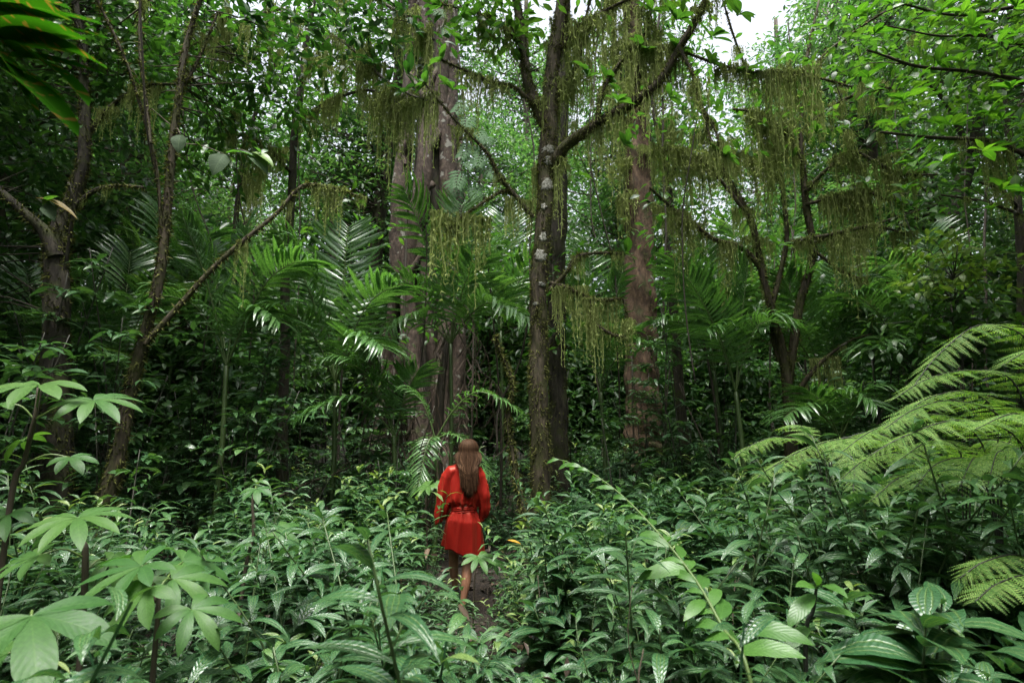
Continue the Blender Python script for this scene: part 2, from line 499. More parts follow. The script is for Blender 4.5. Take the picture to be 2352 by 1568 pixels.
# ------------------------------------------------------------------ moss beards (shared meshes)
def moss_beard(seed, width, lmin, lmax, n):
    r = np.random.default_rng(seed)
    mb = MB()
    nt = max(2, n // 7)
    tc = (np.arange(nt) + .5 + .5 * (r.random(nt) - .5)) / nt - .5
    tl = lmin + (lmax - lmin) * r.random(nt) ** 1.5
    for k in range(n):
        q = int(r.integers(0, nt))
        x0 = tc[q] * width + r.normal() * .5 * width / nt
        y0 = r.normal() * 0.025
        L = tl[q] * (.35 + .75 * r.random())
        pull = (tc[q] * width - x0) * .8
        m = max(4, int(L / 0.05))
        t = np.linspace(0, 1, m)
        px = x0 + pull * t + np.cumsum(r.normal(size=m)) * 0.007
        py = y0 + np.cumsum(r.normal(size=m)) * 0.006
        pz = -t * L + 0.02
        w = (0.003 + 0.003 * r.random()) * (1 - 0.6 * t)
        a = r.random() * 3.14
        dx, dy = math.cos(a), math.sin(a)
        A = np.stack([px - dx * w, py - dy * w, pz], -1)
        B = np.stack([px + dx * w, py + dy * w, pz], -1)
        V = np.concatenate([A, B])
        i = np.arange(m - 1)
        tint = np.clip(0.25 + 0.55 * t + 0.25 * r.normal() * 0.6, 0, 1)
        mb.add(V, np.stack([i, i + m, i + m + 1, i + 1], -1), None, np.concatenate([tint, tint]))
        # short side hairs
        h = int(m * 2.2)
        q = r.integers(0, m, h)
        base = np.stack([px[q], py[q], pz[q]], -1)
        d = nrm(np.stack([r.normal(size=h), r.normal(size=h), -0.9 - 0.8 * r.random(h)], -1))
        ln = 0.02 + 0.05 * r.random(h) * (1 - 0.6 * t[q])
        s = nrm(np.cross(d, r.normal(size=(h, 3)))) * 0.005
        V = np.stack([base - s, base + s, base + d * ln[:, None]], 1).reshape(-1, 3)
        F = np.arange(3 * h).reshape(-1, 3)
        mb.add(V, F, None, np.repeat(tint[q], 3))
    return mb.mesh('moss_beard', MATS['moss'])
BEARDS = [moss_beard(s, w, a, b, n) for s, w, a, b, n in
          [(1, .34, .08, .45, 84), (2, .40, .12, .65, 100), (3, .32, .10, .52, 84), (4, .28, .06, .32, 70), (5, .46, .15, .85, 110), (6, .20, .18, .75, 50)]]

def hang_moss(thing, pts, dens=3.2, lo=0.0, hi=1.0, scale=1.0, big=True):
    """beards along a branch polyline (world points)"""
    p = np.asarray(pts)[:, :3]
    seg = np.linalg.norm(np.diff(p, axis=0), axis=1)
    L = seg.sum()
    cum = np.concatenate([[0], np.cumsum(seg)])
    n = max(1, int(L * (hi - lo) * dens))
    org = np.array(thing.location)
    for k in range(n):
        s = (lo + (hi - lo) * R.random()) * L
        if math.sin(s * 5.3 + len(p) * 1.7) + .9 * R.normal() < -.9: continue
        i = min(len(seg) - 1, max(0, np.searchsorted(cum, s) - 1))
        q = p[i] + (p[i + 1] - p[i]) * (s - cum[i]) / max(seg[i], 1e-6)
        d = p[i + 1] - p[i]
        a = math.atan2(d[1], d[0]) + R.normal() * 0.15
        sc = 1.25 * scale * (0.4 + 1.1 * R.random() ** 1.3)
        me = BEARDS[R.integers(0, len(BEARDS))] if big else BEARDS[[0, 2, 3][R.integers(0, 3)]]
        ca, sa = math.cos(a), math.sin(a)
        rot = np.array([[ca, -sa, 0], [sa, ca, 0], [0, 0, 1.0]])
        child('moss_beard', me, thing, m4(q - org, rot, np.array([[sc * 0.9, sc, sc * (0.75 + 0.6 * R.random())]])))

def moss_fuzz(mb, path, rad, n, size=0.03, side=None):
    """short blades growing on a trunk"""
    p = np.asarray(path)
    rad = np.asarray(rad)
    k = R.integers(0, len(p) - 1, n)
    f = R.random(n)
    c = p[k] * (1 - f[:, None]) + p[k + 1] * f[:, None]
    rr = rad[k] * (1 - f) + rad[k + 1] * f
    tn = nrm(p[k + 1] - p[k])
    a = R.random(n) * 6.283
    x = nrm(np.cross(tn, [0.2, 0.97, 0.1]))
    y = np.cross(tn, x)
    o = x * np.cos(a)[:, None] + y * np.sin(a)[:, None]
    clump = np.sin(c[:, 2] * 5.1 + a * 2.0) + np.sin(c[:, 2] * 11.3 - a * 3.0) * 0.8 + R.normal(size=n) * 0.6
    keep = clump > -0.3
    c, rr, o, tn = c[keep], rr[keep], o[keep], tn[keep]
    n = len(c)
    base = c + o * (rr * 0.96)[:, None]
    d = nrm(o * 0.8 + R.normal(size=(n, 3)) * 0.45 + np.array([0, 0, -0.55]))
    ln = size * (0.4 + 1.1 * R.random(n))
    s = nrm(np.cross(d, R.normal(size=(n, 3)))) * (size * 0.2)
    V = np.stack([base - s, base + s, base + d * ln[:, None]], 1).reshape(-1, 3)
    mb.add(V, np.arange(3 * n).reshape(-1, 3), None, np.repeat(R.random(n), 3))

# ------------------------------------------------------------------ trees traced by hand
WID = 1.0
def trace(rows, Y0, Y1=None, n=None, wob=0.0):
    """rows of (u, v, width px) -> (path, radii)"""
    m = len(rows)
    Ys = np.linspace(Y0, Y0 if Y1 is None else Y1, m)
    pr = np.array([list(P(r[0], r[1], Y)) + [r[2] * WID / 2 * Y / FD] for r, Y in zip(rows, Ys)])
    n = n or max(8, int(np.linalg.norm(np.diff(pr[:, :3], axis=0), axis=1).sum() / 0.12))
    s = spline(pr, n)
    if wob:
        e = np.sin(np.arange(n)[:, None] * np.array([0.37, 0.29, 0.23]) + R.random(3) * 6) * wob * (1.0 - np.exp(-np.arange(n)[:, None] / 6.0))
        s[:, :3] += e
    return s[:, :3], np.maximum(s[:, 3], 0.003)

OBOV = leaf_tpl(1, .40, 6, .15, .45, .58, .9)             # big obovate leaf
ELLI = leaf_tpl(1, .42, 4, .18, .5, .48, .95)
MEDI = leaf_tpl(1, .36, 3, .2, .5, .45, 1.0)
KITE = kite_tpl()
BIGLEAF = []
for dr, fo in ((.3, .12), (.55, .2), (.8, .1), (.2, .3)):
    b = MB(); t = leaf_tpl(1, .40, 7, fo, dr, .56, .9, wave=.006)
    b.add(*t, tint=.5); BIGLEAF.append(b.mesh('leaf', MATS['canopy']))

SHADE = []
for dr, fo in ((.3, .12), (.7, .2)):
    b = MB(); b.add(*leaf_tpl(1, .40, 7, fo, dr, .54, .9, wave=.008), tint=.4); SHADE.append(b.mesh('leaf', MATS['shade_leaf']))
BRIGHT = []
for dr, fo in ((.3, .12), (.6, .2)):
    b = MB(); b.add(*leaf_tpl(1, .42, 7, fo, dr, .54, .9, wave=.008), tint=.4); BRIGHT.append(b.mesh('leaf', MATS['bright_leaf']))
def whorl(thing, pos, direction, n=7, L=.22, lift=0.25, kinds=None):
    """a rosette of big leaves as parts"""
    org = np.array(thing.location)
    d0 = nrm(np.asarray(direction, float))
    x = nrm(np.cross(d0, [0.1, 0.2, 1.0])); y = np.cross(d0, x)
    off = R.random() * 6.28
    for k in range(n):
        a = off + k * 2.4
        o = x * math.cos(a) + y * math.sin(a)
        d = nrm(o + d0 * (lift + 0.5 * R.random()) + np.array([0, 0, 0.05 * R.normal()]))
        nn = nrm(np.array([0, 0, 1.0]) + d0 * 0.6 + R.normal(size=3) * 0.25)
        s = L * (0.8 + 0.5 * R.random())
        kk = kinds or BIGLEAF
        child('leaf', kk[R.integers(0, len(kk))], thing, m4(np.asarray(pos) - org - d0 * 0.05 * R.random(), frames(d, nn), s))

def scatter_leaves(mb, tpl, centers, rad, n_per, L, flat=0.5, droop=0.35, tint=(0.1, 0.9), jitter=0.5):
    c = np.asarray(centers, float)
    N = len(c) * n_per
    rad = np.broadcast_to(np.asarray(rad, float), (len(c),))
    cc = np.repeat(c, n_per, 0)
    o = R.normal(size=(N, 3)) * np.array([1, 1, flat])
    pos = cc + o * np.repeat(rad, n_per)[:, None] * 0.55
    d = nrm(nrm(o * np.array([1, 1, .4])) + R.normal(size=(N, 3)) * jitter + np.array([0, 0, -droop]))
    nn = nrm(np.array([0, 0, 1.0]) + R.normal(size=(N, 3)) * 0.42)
    base = np.repeat(R.random(len(c)), n_per)
    ti = tint[0] + (tint[1] - tint[0]) * np.clip(0.5 * base + 0.5 * R.random(N), 0, 1)
    mb.inst(tpl, pos, frames(d, nn), L[0] + (L[1] - L[0]) * R.random(N), ti)

def blob_points(blobs, n):
    """points in ellipsoids (world centre, rx, ry, rz), denser to the outside"""
    w = np.array([b[1] * b[2] * b[3] for b in blobs]) ** 0.8
    k = R.choice(len(blobs), n, p=w / w.sum())
    d = nrm(R.normal(size=(n, 3)))
    r = R.random(n)[:, None] ** 0.42
    C = np.array([b[0] for b in blobs]); S = np.array([[b[1], b[2], b[3]] for b in blobs])
    return C[k] + d * r * S[k]

def twigs_to(mb, anchors, targets, r0=0.02, tint=.4, sag=0.1):
    A = np.asarray(anchors)
    ends = []
    for t in targets:
        w = np.linalg.norm(A - t, axis=1) + 0.8 * np.maximum(0, A[:, 2] - t[2])
        a = A[np.argmin(w + R.random(len(A)) * 0.5)]
        L = np.linalg.norm(t - a)
        mid = (a + t) / 2 + R.normal(size=3) * 0.09 * L + np.array([0, 0, sag * L])
        pts = spline([a, mid, t], 7)
        tube(mb, pts, np.linspace(r0 * (0.5 + 0.35 * min(L, 3)), r0 * 0.25, 7), 4, tint=tint)
        ends.append(pts)
    return ends

def traced_tree(name, label, stems, Y, mat, group=None, branches=(), blobs=(), n_cl=0, per=30, leafL=(.12, .18), leaf='canopy', tpl=None,
                fuzz=0, fuzz_size=.03, twr=.010, moss_on=(), moss_dens=3.0, sides=14, rough=.08, flute=0.0, cl_rad=.45, tint=(.1, .9), twig_moss=0, cat='tree'):
    base = P(stems[0][0][0][0], stems[0][0][0][1], Y)
    base[2] = ground_z(base[0], base[1])
    th = empty(name, base)
    tag(th, label, cat, group)
    tb = MB()
    anchors, paths = [], []
    for rows, y0, y1 in stems:
        p, r = trace(rows, y0, y1, wob=.012)
        if rows is stems[0][0]:
            p = np.vstack([[p[0][0], p[0][1], base[2] - .15], p]); r = np.concatenate([[r[0] * 1.25], r])
        tube(tb, p, r, sides, rough, flute=flute)
        anchors.append(p[len(p) // 3:]); paths.append((p, r))
    tb.build('trunk', MATS[mat], th)
    bp = []
    for rows, y0, y1 in branches:
        b = MB()
        p, r = trace(rows, y0, y1, wob=.02)
        tube(b, p, r, 7, .15)
        b.build('branch', MATS[mat], th)
        anchors.append(p); bp.append((p, r)); paths.append((p, r))
    if fuzz:
        f = MB()
        tot = sum(np.linalg.norm(np.diff(p, axis=0), axis=1).sum() * (r.mean() + .03) for p, r in paths)
        for p, r in paths:
            vis = p[:, 2] < 9
            if vis.sum() < 3: continue
            moss_fuzz(f, p[vis], r[vis], max(20, int(fuzz * np.linalg.norm(np.diff(p[vis], axis=0), axis=1).sum() * (r[vis].mean() + .03) / tot)), fuzz_size)
        tag(f.build('bark_moss', MATS['trunk_moss'], th), kind='stuff')
    for k, dn, sc in moss_on:
        hang_moss(th, bp[k][0], dn, 0.08, 1.0, sc)
    if n_cl:
        c = blob_points(blobs, n_cl)
        tw = MB()
        ends = twigs_to(tw, np.vstack(anchors), c, twr)
        tag(tw.build('twigs', MATS[mat], th), kind='stuff')
        cb = MB()
        scatter_leaves(cb, tpl or ELLI, c, cl_rad, per, leafL, tint=tint)
        tag(cb.build('crown', MATS[leaf], th), kind='stuff')
        if twig_moss:
            for k in R.permutation(len(ends))[:twig_moss]:
                hang_moss(th, ends[k], 2.2, .2, 1, .8)
    return th, paths, bp

# --- central mossy tree with the big branch to the upper right
main_stems = [([(1240, 1330, 74), (1240, 1200, 58), (1240, 1050, 52), (1238, 900, 51), (1236, 800, 47), (1238, 700, 47), (1243, 560, 46), (1255, 420, 48), (1258, 350, 52), (1262, 250, 46), (1275, 120, 42), (1292, 0, 40), (1310, -200, 34), (1320, -500, 20)], 7.5, 7.5),
              ([(1262, 300, 34), (1228, 240, 32), (1212, 180, 30), (1200, 100, 26), (1186, 0, 24), (1160, -150, 20), (1130, -400, 10)], 7.5, 7.8),
              ([(1262, 385, 36), (1300, 335, 33), (1345, 302, 30), (1400, 266, 28), (1450, 237, 26), (1510, 190, 24), (1560, 110, 22), (1600, 50, 20), (1630, -20, 18), (1690, -170, 14), (1760, -380, 8)], 7.5, 6.2)]
main_br = [([(1372, 282, 16), (1383, 215, 13), (1410, 165, 11), (1440, 125, 10), (1475, 106, 9), (1560, 112, 9), (1640, 140, 8), (1720, 166, 8), (1830, 172, 7), (1960, 205, 5)], 7.1, 6.6),
           ([(1455, 235, 16), (1470, 170, 13), (1478, 100, 12), (1490, 30, 10), (1520, -60, 7)], 6.9, 7.2),
           ([(1250, 250, 16), (1210, 225, 12), (1176, 198, 11), (1130, 190, 10), (1075, 165, 8), (1010, 135, 6)], 7.5, 7.0),
           ([(1225, 500, 14), (1176, 440, 12), (1146, 403, 10), (1116, 348, 9), (1050, 282, 7), (973, 187, 5)], 7.45, 7.0),
           ([(1176, 440, 11), (1150, 440, 11), (1098, 473, 9), (1060, 500, 7), (1028, 531, 5)], 7.4, 7.2),
           ([(1262, 665, 14), (1300, 627, 12), (1322, 592, 11), (1345, 583, 9), (1390, 580, 8), (1428, 583, 6)], 7.5, 7.4),
           ([(1262, 650, 13), (1304, 660, 12), (1341, 678, 11), (1366, 687, 10), (1400, 688, 8), (1432, 690, 6), (1440, 773, 4)], 7.5, 7.3),
           ([(1360, 690, 10), (1363, 736, 9), (1403, 765, 8), (1440, 772, 5)], 7.4, 7.3),
           ([(1272, 130, 14), (1330, 60, 11), (1400, 20, 10), (1500, -20, 8)], 7.5, 7.0),
           ([(1260, 260, 12), (1300, 190, 10), (1330, 140, 9), (1340, 60, 8), (1360, -40, 6)], 7.5, 7.9),
           ([(1560, 110, 12), (1590, 170, 9), (1600, 230, 8), (1640, 300, 7), (1665, 360, 5)], 6.5, 6.3),
           ([(1200, 110, 12), (1150, 60, 9), (1090, 30, 8), (1010, 10, 6)], 7.6, 7.2)]
WID = .84
T1, T1p, T1b = traced_tree('mossy_tree', 'mossy tree with white lichen patches and one long rising branch, behind the person', main_stems, 7.5, 'bark_mossy',
    branches=main_br, fuzz=42000, fuzz_size=.042, sides=22, rough=.10,
    moss_on=[(0, 3.6, 1.0), (1, 2.4, .9), (2, 3, .9), (3, 3.4, .9), (4, 4.5, 1.2), (5, 4, .7), (6, 5, .9), (7, 5, .8), (8, 3.5, 1.1), (9, 3, 1.2), (10, 3, .8), (11, 3, .9)],
    blobs=[(P(1300, -220, 7.3), 1.9, 1.5, .9), (P(1680, -160, 6.4), 1.2, 1.0, .7), (P(1120, 20, 7.2), .8, .7, .5)], n_cl=110, per=16, leafL=(.15, .22), cl_rad=.4)
WID = .94
for p, r in T1p[2:3]:
    hang_moss(T1, p, 2.0, .1, .75, .8)
for p, r in T1p[:2]:
    hang_moss(T1, p + np.array([.16, 0, 0]) * 0 , 1.3, .45, .85, 1.0)
for u, v, Y, dx in ((1480, 112, 6.9, .3), (1560, 112, 6.8, .2), (1640, 140, 6.7, .4), (1720, 160, 6.7, 0), (1400, 190, 7.1, .6), (1500, 20, 6.9, .2), (1010, 135, 7.0, -.5), (973, 187, 7.0, -.8), (1040, 200, 7.0, .2), (1060, 90, 7.1, .2),
                    (1440, 583, 7.4, .7), (1665, 360, 6.3, .3), (1010, 10, 7.2, -.6), (1090, 30, 7.2, -.1), (1420, 230, 6.6, .3), (1440, 330, 6.7, .5), (1540, 220, 6.4, .5), (1350, 170, 7.2, .2), (1330, 400, 7.2, .6), (1560, 40, 6.4, .3), (1640, 80, 6.3, .3), (1700, 30, 6.3, .3)):
    whorl(T1, P(u, v, Y), (dx, -.3, .4), 7, .23)
# white patches: thin lichen crusts wrapped on the bark
def patch(thing, path, rad, v0, v1, wdeg, off):
    z0, z1 = P(1250, v1, 7.5)[2], P(1250, v0, 7.5)[2]
    zs = np.linspace(z0, z1, 9)
    cx = np.interp(zs, path[:, 2], path[:, 0]); cyy = np.interp(zs, path[:, 2], path[:, 1]); rr = np.interp(zs, path[:, 2], rad)
    a = np.radians(-90 + off + np.linspace(-wdeg, wdeg, 9))
    k = np.sin(np.linspace(.25, math.pi - .25, 9))[:, None]
    A = np.radians(-90 + off) + (a[None] - np.radians(-90 + off)) * (k ** .5 * (0.55 + .6 * R.random((9, 1)))) + np.radians(9) * R.normal(size=(9, 1))
    q = np.stack([cx[:, None] + np.cos(A) * (rr[:, None] + .010), cyy[:, None] + np.sin(A) * (rr[:, None] + .010), zs[:, None] + .02 * R.random((9, 9))], -1)
    edge = np.ones((9, 9)); edge[:, 0] = edge[:, -1] = 0; edge[0] = edge[-1] = 0
    q[..., :2] += (q[..., :2] - np.stack([cx, cyy], -1)[:, None]) * ((edge - 1) * .12)[..., None]
    i, j = np.meshgrid(np.arange(8), np.arange(8), indexing='ij')
    F = np.stack([i * 9 + j, i * 9 + j + 1, (i + 1) * 9 + j + 1, (i + 1) * 9 + j], -1).reshape(-1, 4)
    b = MB(); b.add(q.reshape(-1, 3), F)
    b.build('lichen_patch', MATS['lichen_patch'], thing)
pp, rr_ = T1p[0]
o_ = np.argsort(pp[:, 2])
for v0, v1, w, off in ((344, 364, 56, 6), (369, 388, 52, 10), (416, 446, 62, 0), (476, 490, 26, -12), (541, 563, 42, 14), (580, 608, 58, 8), (655, 664, 30, 20), (700, 706, 24, -25)):
    patch(T1, pp[o_], rr_[o_], v0, v1, w, off)

# --- dark trunk close behind it
T2, T2p, _ = traced_tree('dark_tree', 'dark straight trunk standing directly behind the lichen-spotted mossy tree', [([(1288, 1250, 58), (1285, 1060, 48), (1279, 850, 45), (1278, 650, 45), (1284, 450, 42), (1290, 200, 38), (1300, -100, 34), (1310, -400, 26)], 9.3, 9.3)], 9.3, 'bark_dark',
    fuzz=6000, fuzz_size=.05, sides=18, rough=.1, blobs=[(P(1250, -150, 9.3), 2.5, 2, 1.2)], n_cl=25, per=22, leafL=(.14, .2))
hang_moss(T2, T2p[0][0] + np.array([.15, -.1, 0]), 1.8, .45, .75, 1.0)

# --- reddish trunk right of it
T3, T3p, _ = traced_tree('red_bark_tree', 'thick trunk with flaky reddish brown bark right of the mossy tree', [([(1482, 1200, 132), (1481, 1085, 108), (1478, 1000, 90), (1473, 850, 79), (1470, 650, 75), (1467, 400, 70), (1462, 250, 64), (1455, 100, 54), (1448, 0, 46), (1440, -300, 34), (1435, -600, 20)], 12, 12)], 12, 'bark_red',
    fuzz=3000, fuzz_size=.05, sides=28, rough=.10, flute=.05, blobs=[(P(1440, -300, 12), 3.2, 3, 2.0)], n_cl=36, per=24, leafL=(.16, .24), cl_rad=.6)
hang_moss(T3, T3p[0][0] + np.array([-.33, -.15, 0]), 1.6, .3, .8, 1.5)
hang_moss(T3, T3p[0][0] + np.array([.05, -.36, 0]), .8, .4, .8, 1.4)

# --- thin dark tree
T4, _, _ = traced_tree('slender_tree', 'slender dark trunk just right of the reddish thick trunk', [([(1578, 1120, 28), (1562, 900, 23), (1546, 700, 25), (1539, 500, 21), (1532, 400, 17), (1510, 300, 13), (1500, 180, 10), (1520, 0, 6)], 10.5, 10.5)], 10.5, 'bark_dark',
    branches=[([(1540, 520, 12), (1515, 480, 9), (1480, 460, 6)], 10.5, 10), ([(1534, 420, 12), (1570, 350, 9), (1630, 330, 7), (1690, 345, 5)], 10.5, 9.6), ([(1546, 560, 12), (1600, 540, 8), (1640, 560, 6)], 10.5, 10)], fuzz=2500, moss_on=[(0, 4, 1), (1, 5, 1.1), (2, 4, 1.0)],
    blobs=[(P(1560, 250, 10), 1.3, 1, .9), (P(1620, 420, 9.8), .8, .8, .6)], n_cl=26, per=14, leafL=(.13, .2), twig_moss=10)

# --- multi stemmed tree hung with moss
T5, T5p, T5b = traced_tree('beard_moss_tree', 'forked many-stemmed tree draped in hanging beard moss, above the ferns', 
    [([(1816, 1180, 40), (1816, 1000, 30), (1808, 870, 25), (1796, 800, 21), (1772, 720, 18), (1755, 640, 18), (1740, 570, 17), (1722, 500, 16), (1690, 440, 13), (1640, 350, 9), (1610, 240, 6)], 8.5, 8.3),
     ([(1808, 890, 20), (1822, 790, 22), (1838, 700, 20), (1858, 620, 19), (1866, 560, 18), (1852, 470, 17), (1845, 400, 15), (1840, 300, 12), (1850, 150, 9), (1880, 0, 6)], 8.5, 8.6),
     ([(1790, 830, 13), (1770, 740, 13), (1790, 640, 12), (1805, 540, 12), (1800, 440, 10), (1780, 330, 8), (1760, 200, 6)], 8.5, 9)], 8.5, 'bark_mossy',
    branches=[([(1752, 620, 14), (1700, 568, 13), (1640, 548, 12), (1590, 505, 10), (1540, 470, 8), (1490, 430, 5)], 8.4, 7.8),
              ([(1866, 560, 13), (1900, 545, 12), (1950, 545, 10), (2010, 522, 8), (2080, 540, 5)], 8.5, 8.0),
              ([(1808, 560, 11), (1850, 548, 11), (1900, 540, 10), (1990, 520, 8)], 8.4, 7.6),
              ([(1828, 910, 13), (1860, 862, 11), (1900, 822, 9), (1950, 785, 6), (2000, 770, 4)], 8.5, 8.0),
              ([(1850, 440, 12), (1900, 390, 10), (1960, 352, 10), (2010, 372, 9), (2060, 398, 8), (2150, 398, 4)], 8.5, 7.6),
              ([(1722, 500, 11), (1660, 420, 9), (1610, 370, 8), (1560, 340, 6), (1520, 350, 4)], 8.3, 7.9),
              ([(1845, 380, 10), (1800, 300, 9), (1740, 260, 8), (1680, 250, 6)], 8.5, 8.0),
              ([(1842, 300, 10), (1900, 250, 8), (1970, 215, 7), (2050, 200, 5)], 8.6, 7.8),
              ([(1800, 430, 10), (1760, 380, 8), (1700, 350, 7), (1650, 400, 5)], 8.9, 8.6),
              ([(1850, 470, 10), (1920, 450, 9), (1990, 440, 8), (2060, 470, 6)], 8.5, 8.0),
              ([(1848, 180, 9), (1900, 120, 8), (1980, 60, 7), (2040, 20, 5)], 8.6, 7.8),
              ([(1770, 250, 8), (1720, 170, 7), (1680, 80, 6), (1660, 0, 4)], 9, 8.4),
              ([(1850, 560, 9), (1930, 620, 8), (1980, 640, 6)], 8.5, 8.2)],
    fuzz=9000, fuzz_size=.05, moss_on=[(0, 5, 1.0), (1, 5, 1.1), (2, 5, .9), (3, 4, .6), (4, 5.5, 1.2), (5, 5, 1.1), (6, 5, 1.2), (7, 4, 1), (8, 5, 1.3), (9, 6, 1.3), (10, 3, .8), (11, 3, .9), (12, 3.5, .7)],
    blobs=[(P(1950, 200, 8), 1.5, 1.0, .8), (P(1720, 250, 8.2), 1.0, .8, .8)], n_cl=40, per=10, leafL=(.15, .22), cl_rad=.35, twig_moss=26)
for rows in T5p[:3]:
    hang_moss(T5, rows[0], 1.2, .45, .95, 1.0)
for u, v, Y in ((1880, 300, 7.6), (1990, 420, 7.6), (2060, 470, 7.8), (1790, 560, 8), (1900, 60, 7.6), (2030, 120, 7.5), (1830, 210, 7.7), (1750, 170, 7.9), (1950, 290, 7.5), (2110, 270, 7.4), (2010, 200, 7.6)):
    whorl(T5, P(u, v, Y), (R.normal() * .5, -.4, .5), 7, .2)

# --- strangler fig: many fused roots with dark holes between
def fig_tree():
    Y = 14.0
    base = P(985, 1120, Y); base[2] = ground_z(base[0], base[1])
    th = tag(empty('strangler_fig', base), 'huge strangler fig trunk of fused brown roots with dark holes, left of centre', 'tree')
    px = Y / FD
    cx = lambda v: np.interp(v, [-600, 0, 300, 700, 1120], [995, 995, 992, 978, 972])
    hw = lambda v: np.interp(v, [-600, 0, 200, 450, 700, 900, 1120], [50, 62, 68, 90, 92, 100, 120])
    def pt(v, a, k=1.0):
        c = P(cx(v), v, Y)
        h = hw(v) * px * k
        return c + np.array([math.cos(a) * h, math.sin(a) * h * .8, 0])
    b = MB()
    vs = np.linspace(1160, -600, 30)
    core = np.array([pt(v, 0, 0) for v in vs])
    tube(b, core, np.array([hw(v) * px * .5 for v in vs]), 20, .1)
    b.build('trunk_core', MATS['bark_dark'], th)  # dark core shows between the roots, standing in for shaded holes
    r = np.random.default_rng(5)
    for k in range(13):
        a0 = -math.pi / 2 + (k / 13 - .5) * 2 * math.pi + r.normal() * .12
        ph, am = r.random() * 6, .14 + .2 * r.random()
        w0 = (.09 + .10 * r.random()) * (1.9 if k in (4, 8) else 1)
        path, rad = [], []
        for q, v in enumerate(vs):
            a = a0 + am * math.sin(v / 115 + ph) + .25 * am * math.sin(v / 47 + ph * 2)
            path.append(pt(v, a, .84)); rad.append(w0 * (1 + .3 * math.sin(v / 90 + ph * 3)) * np.interp(v, [-600, 0, 450, 1120], [.5, .75, 1, 1.3]))
        path, rad = spline(np.hstack([np.array(path), np.array(rad)[:, None]]), 80)[:, :3], np.interp(np.linspace(0, 1, 80), np.linspace(0, 1, 30), rad)
        b = MB(); tube(b, path, rad, 12, .14); b.build('root', MATS['bark_fig'], th)
    for k in range(26):                                     # cross ties that fuse the roots
        v0 = -40 + 740 * r.random()
        a0 = -math.pi * r.random()
        a1 = a0 + (.5 + .4 * r.random()) * (1 if r.random() < .5 else -1)
        v1 = v0 - 40 - 90 * r.random()
        pts = [pt(v0 + (v1 - v0) * t, a0 + (a1 - a0) * t, .93) for t in np.linspace(0, 1, 7)]
        b = MB(); tube(b, pts, .05 + .05 * r.random(), 8, .15); b.build('cross_root', MATS['bark_fig'], th)
    tw, c = MB(), blob_points([(P(1000, -250, Y), 4, 3, 2.2), (P(900, -100, Y + 1), 2, 2, 1)], 80)
    twigs_to(tw, core[-10:], c, .02); tag(tw.build('twigs', MATS['bark_fig'], th), kind='stuff')
    cb = MB(); scatter_leaves(cb, MEDI, c, .7, 30, (.16, .22)); cb.build('crown', MATS['canopy'], th)
    return th
FIG = fig_tree()
# split-leaf climbers on the fig's right side
def split_leaf_mesh():
    b = MB()
    for s in (-1, 1):
        for k in range(6):
            y = .1 + k * .13
            t = leaf_tpl(.42 - .03 * k, .11, 4, .1, .6, .5, .7)
            d = nrm(np.array([[s, .35 + .1 * k, .05]]))
            b.inst(t, np.array([[0, y, 0]]), frames(d, np.array([[0, 0, 1.0]])), [1.0], [.6])
    b.inst(leaf_tpl(1, .07, 4, 0, .2, .3, .6), np.array([[0, 0, .002]]), np.eye(3)[None], [1.0], [.8])
    return b.mesh('split_leaf', MATS['split'])
SPLIT = split_leaf_mesh()
base = P(1080, 1100, 13.0); base[2] = ground_z(base[0], base[1])
cl = tag(empty('climbing_vine', base), 'climbing vine with glossy split leaves on the right side of the fig trunk', 'vine')
b = MB(); vp = spline([base, P(1088, 700, 13.0), P(1078, 450, 13.1), P(1066, 250, 13.2), P(1040, 0, 13.3)], 40)
tube(b, vp, .025, 6, .1); b.build('stem', MATS['aerial'], cl)
for u, v in ((1080, 230), (1095, 300), (1085, 330), (1110, 345), (1060, 390), (1090, 420), (1050, 450), (1075, 265), (1060, 40), (1030, 60), (1000, 20), (1065, 360), (1100, 380), (1040, 410), (1120, 310)):
    p = P(u, v, 12.8 + .3 * R.random())
    child('leaf', SPLIT, cl, m4(p - base, frames(np.array([.5 * R.normal() + .3, -.4, -.9]), np.array([.1, -.9, .5])), .55 + .25 * R.random()))

# --- left trunks
T7, _, T7b = traced_tree('dark_tree', 'thick black mossy trunk forking near the left edge', 
    [([(125, 1330, 88), (122, 1150, 76), (126, 1000, 68), (130, 850, 62), (128, 700, 58), (128, 600, 54), (140, 530, 44), (165, 450, 34), (195, 350, 29), (195, 200, 25), (180, 60, 22), (150, -120, 16), (120, -300, 8)], 6.5, 6.7),
     ([(128, 590, 36), (100, 530, 28), (55, 490, 22), (0, 440, 18), (-80, 380, 12)], 6.5, 6.3)], 6.5, 'bark_dark',
    branches=[([(150, 500, 14), (210, 440, 12), (270, 425, 10), (330, 430, 7)], 6.6, 6.2), ([(190, 330, 13), (250, 250, 10), (330, 200, 8), (420, 190, 5)], 6.7, 6.5), ([(190, 180, 12), (120, 100, 10), (40, 60, 7)], 6.7, 6.3), ([(150, 620, 10), (160, 540, 9), (170, 480, 8), (160, 420, 6)], 6.4, 6.2)],
    fuzz=7000, fuzz_size=.05, moss_on=[(0, 3, .6), (1, 3, .6), (2, 2, .5)],
    blobs=[(P(120, 150, 6.8), 1.3, 1.0, 1.2), (P(300, 40, 7.2), 1.2, 1.2, .8), (P(60, 450, 7.3), .8, .8, .7), (P(-50, 700, 7.5), .7, .8, .8)], n_cl=150, per=20, leafL=(.10, .16), cl_rad=.32, tint=(0, .9), leaf='shade_leaf')
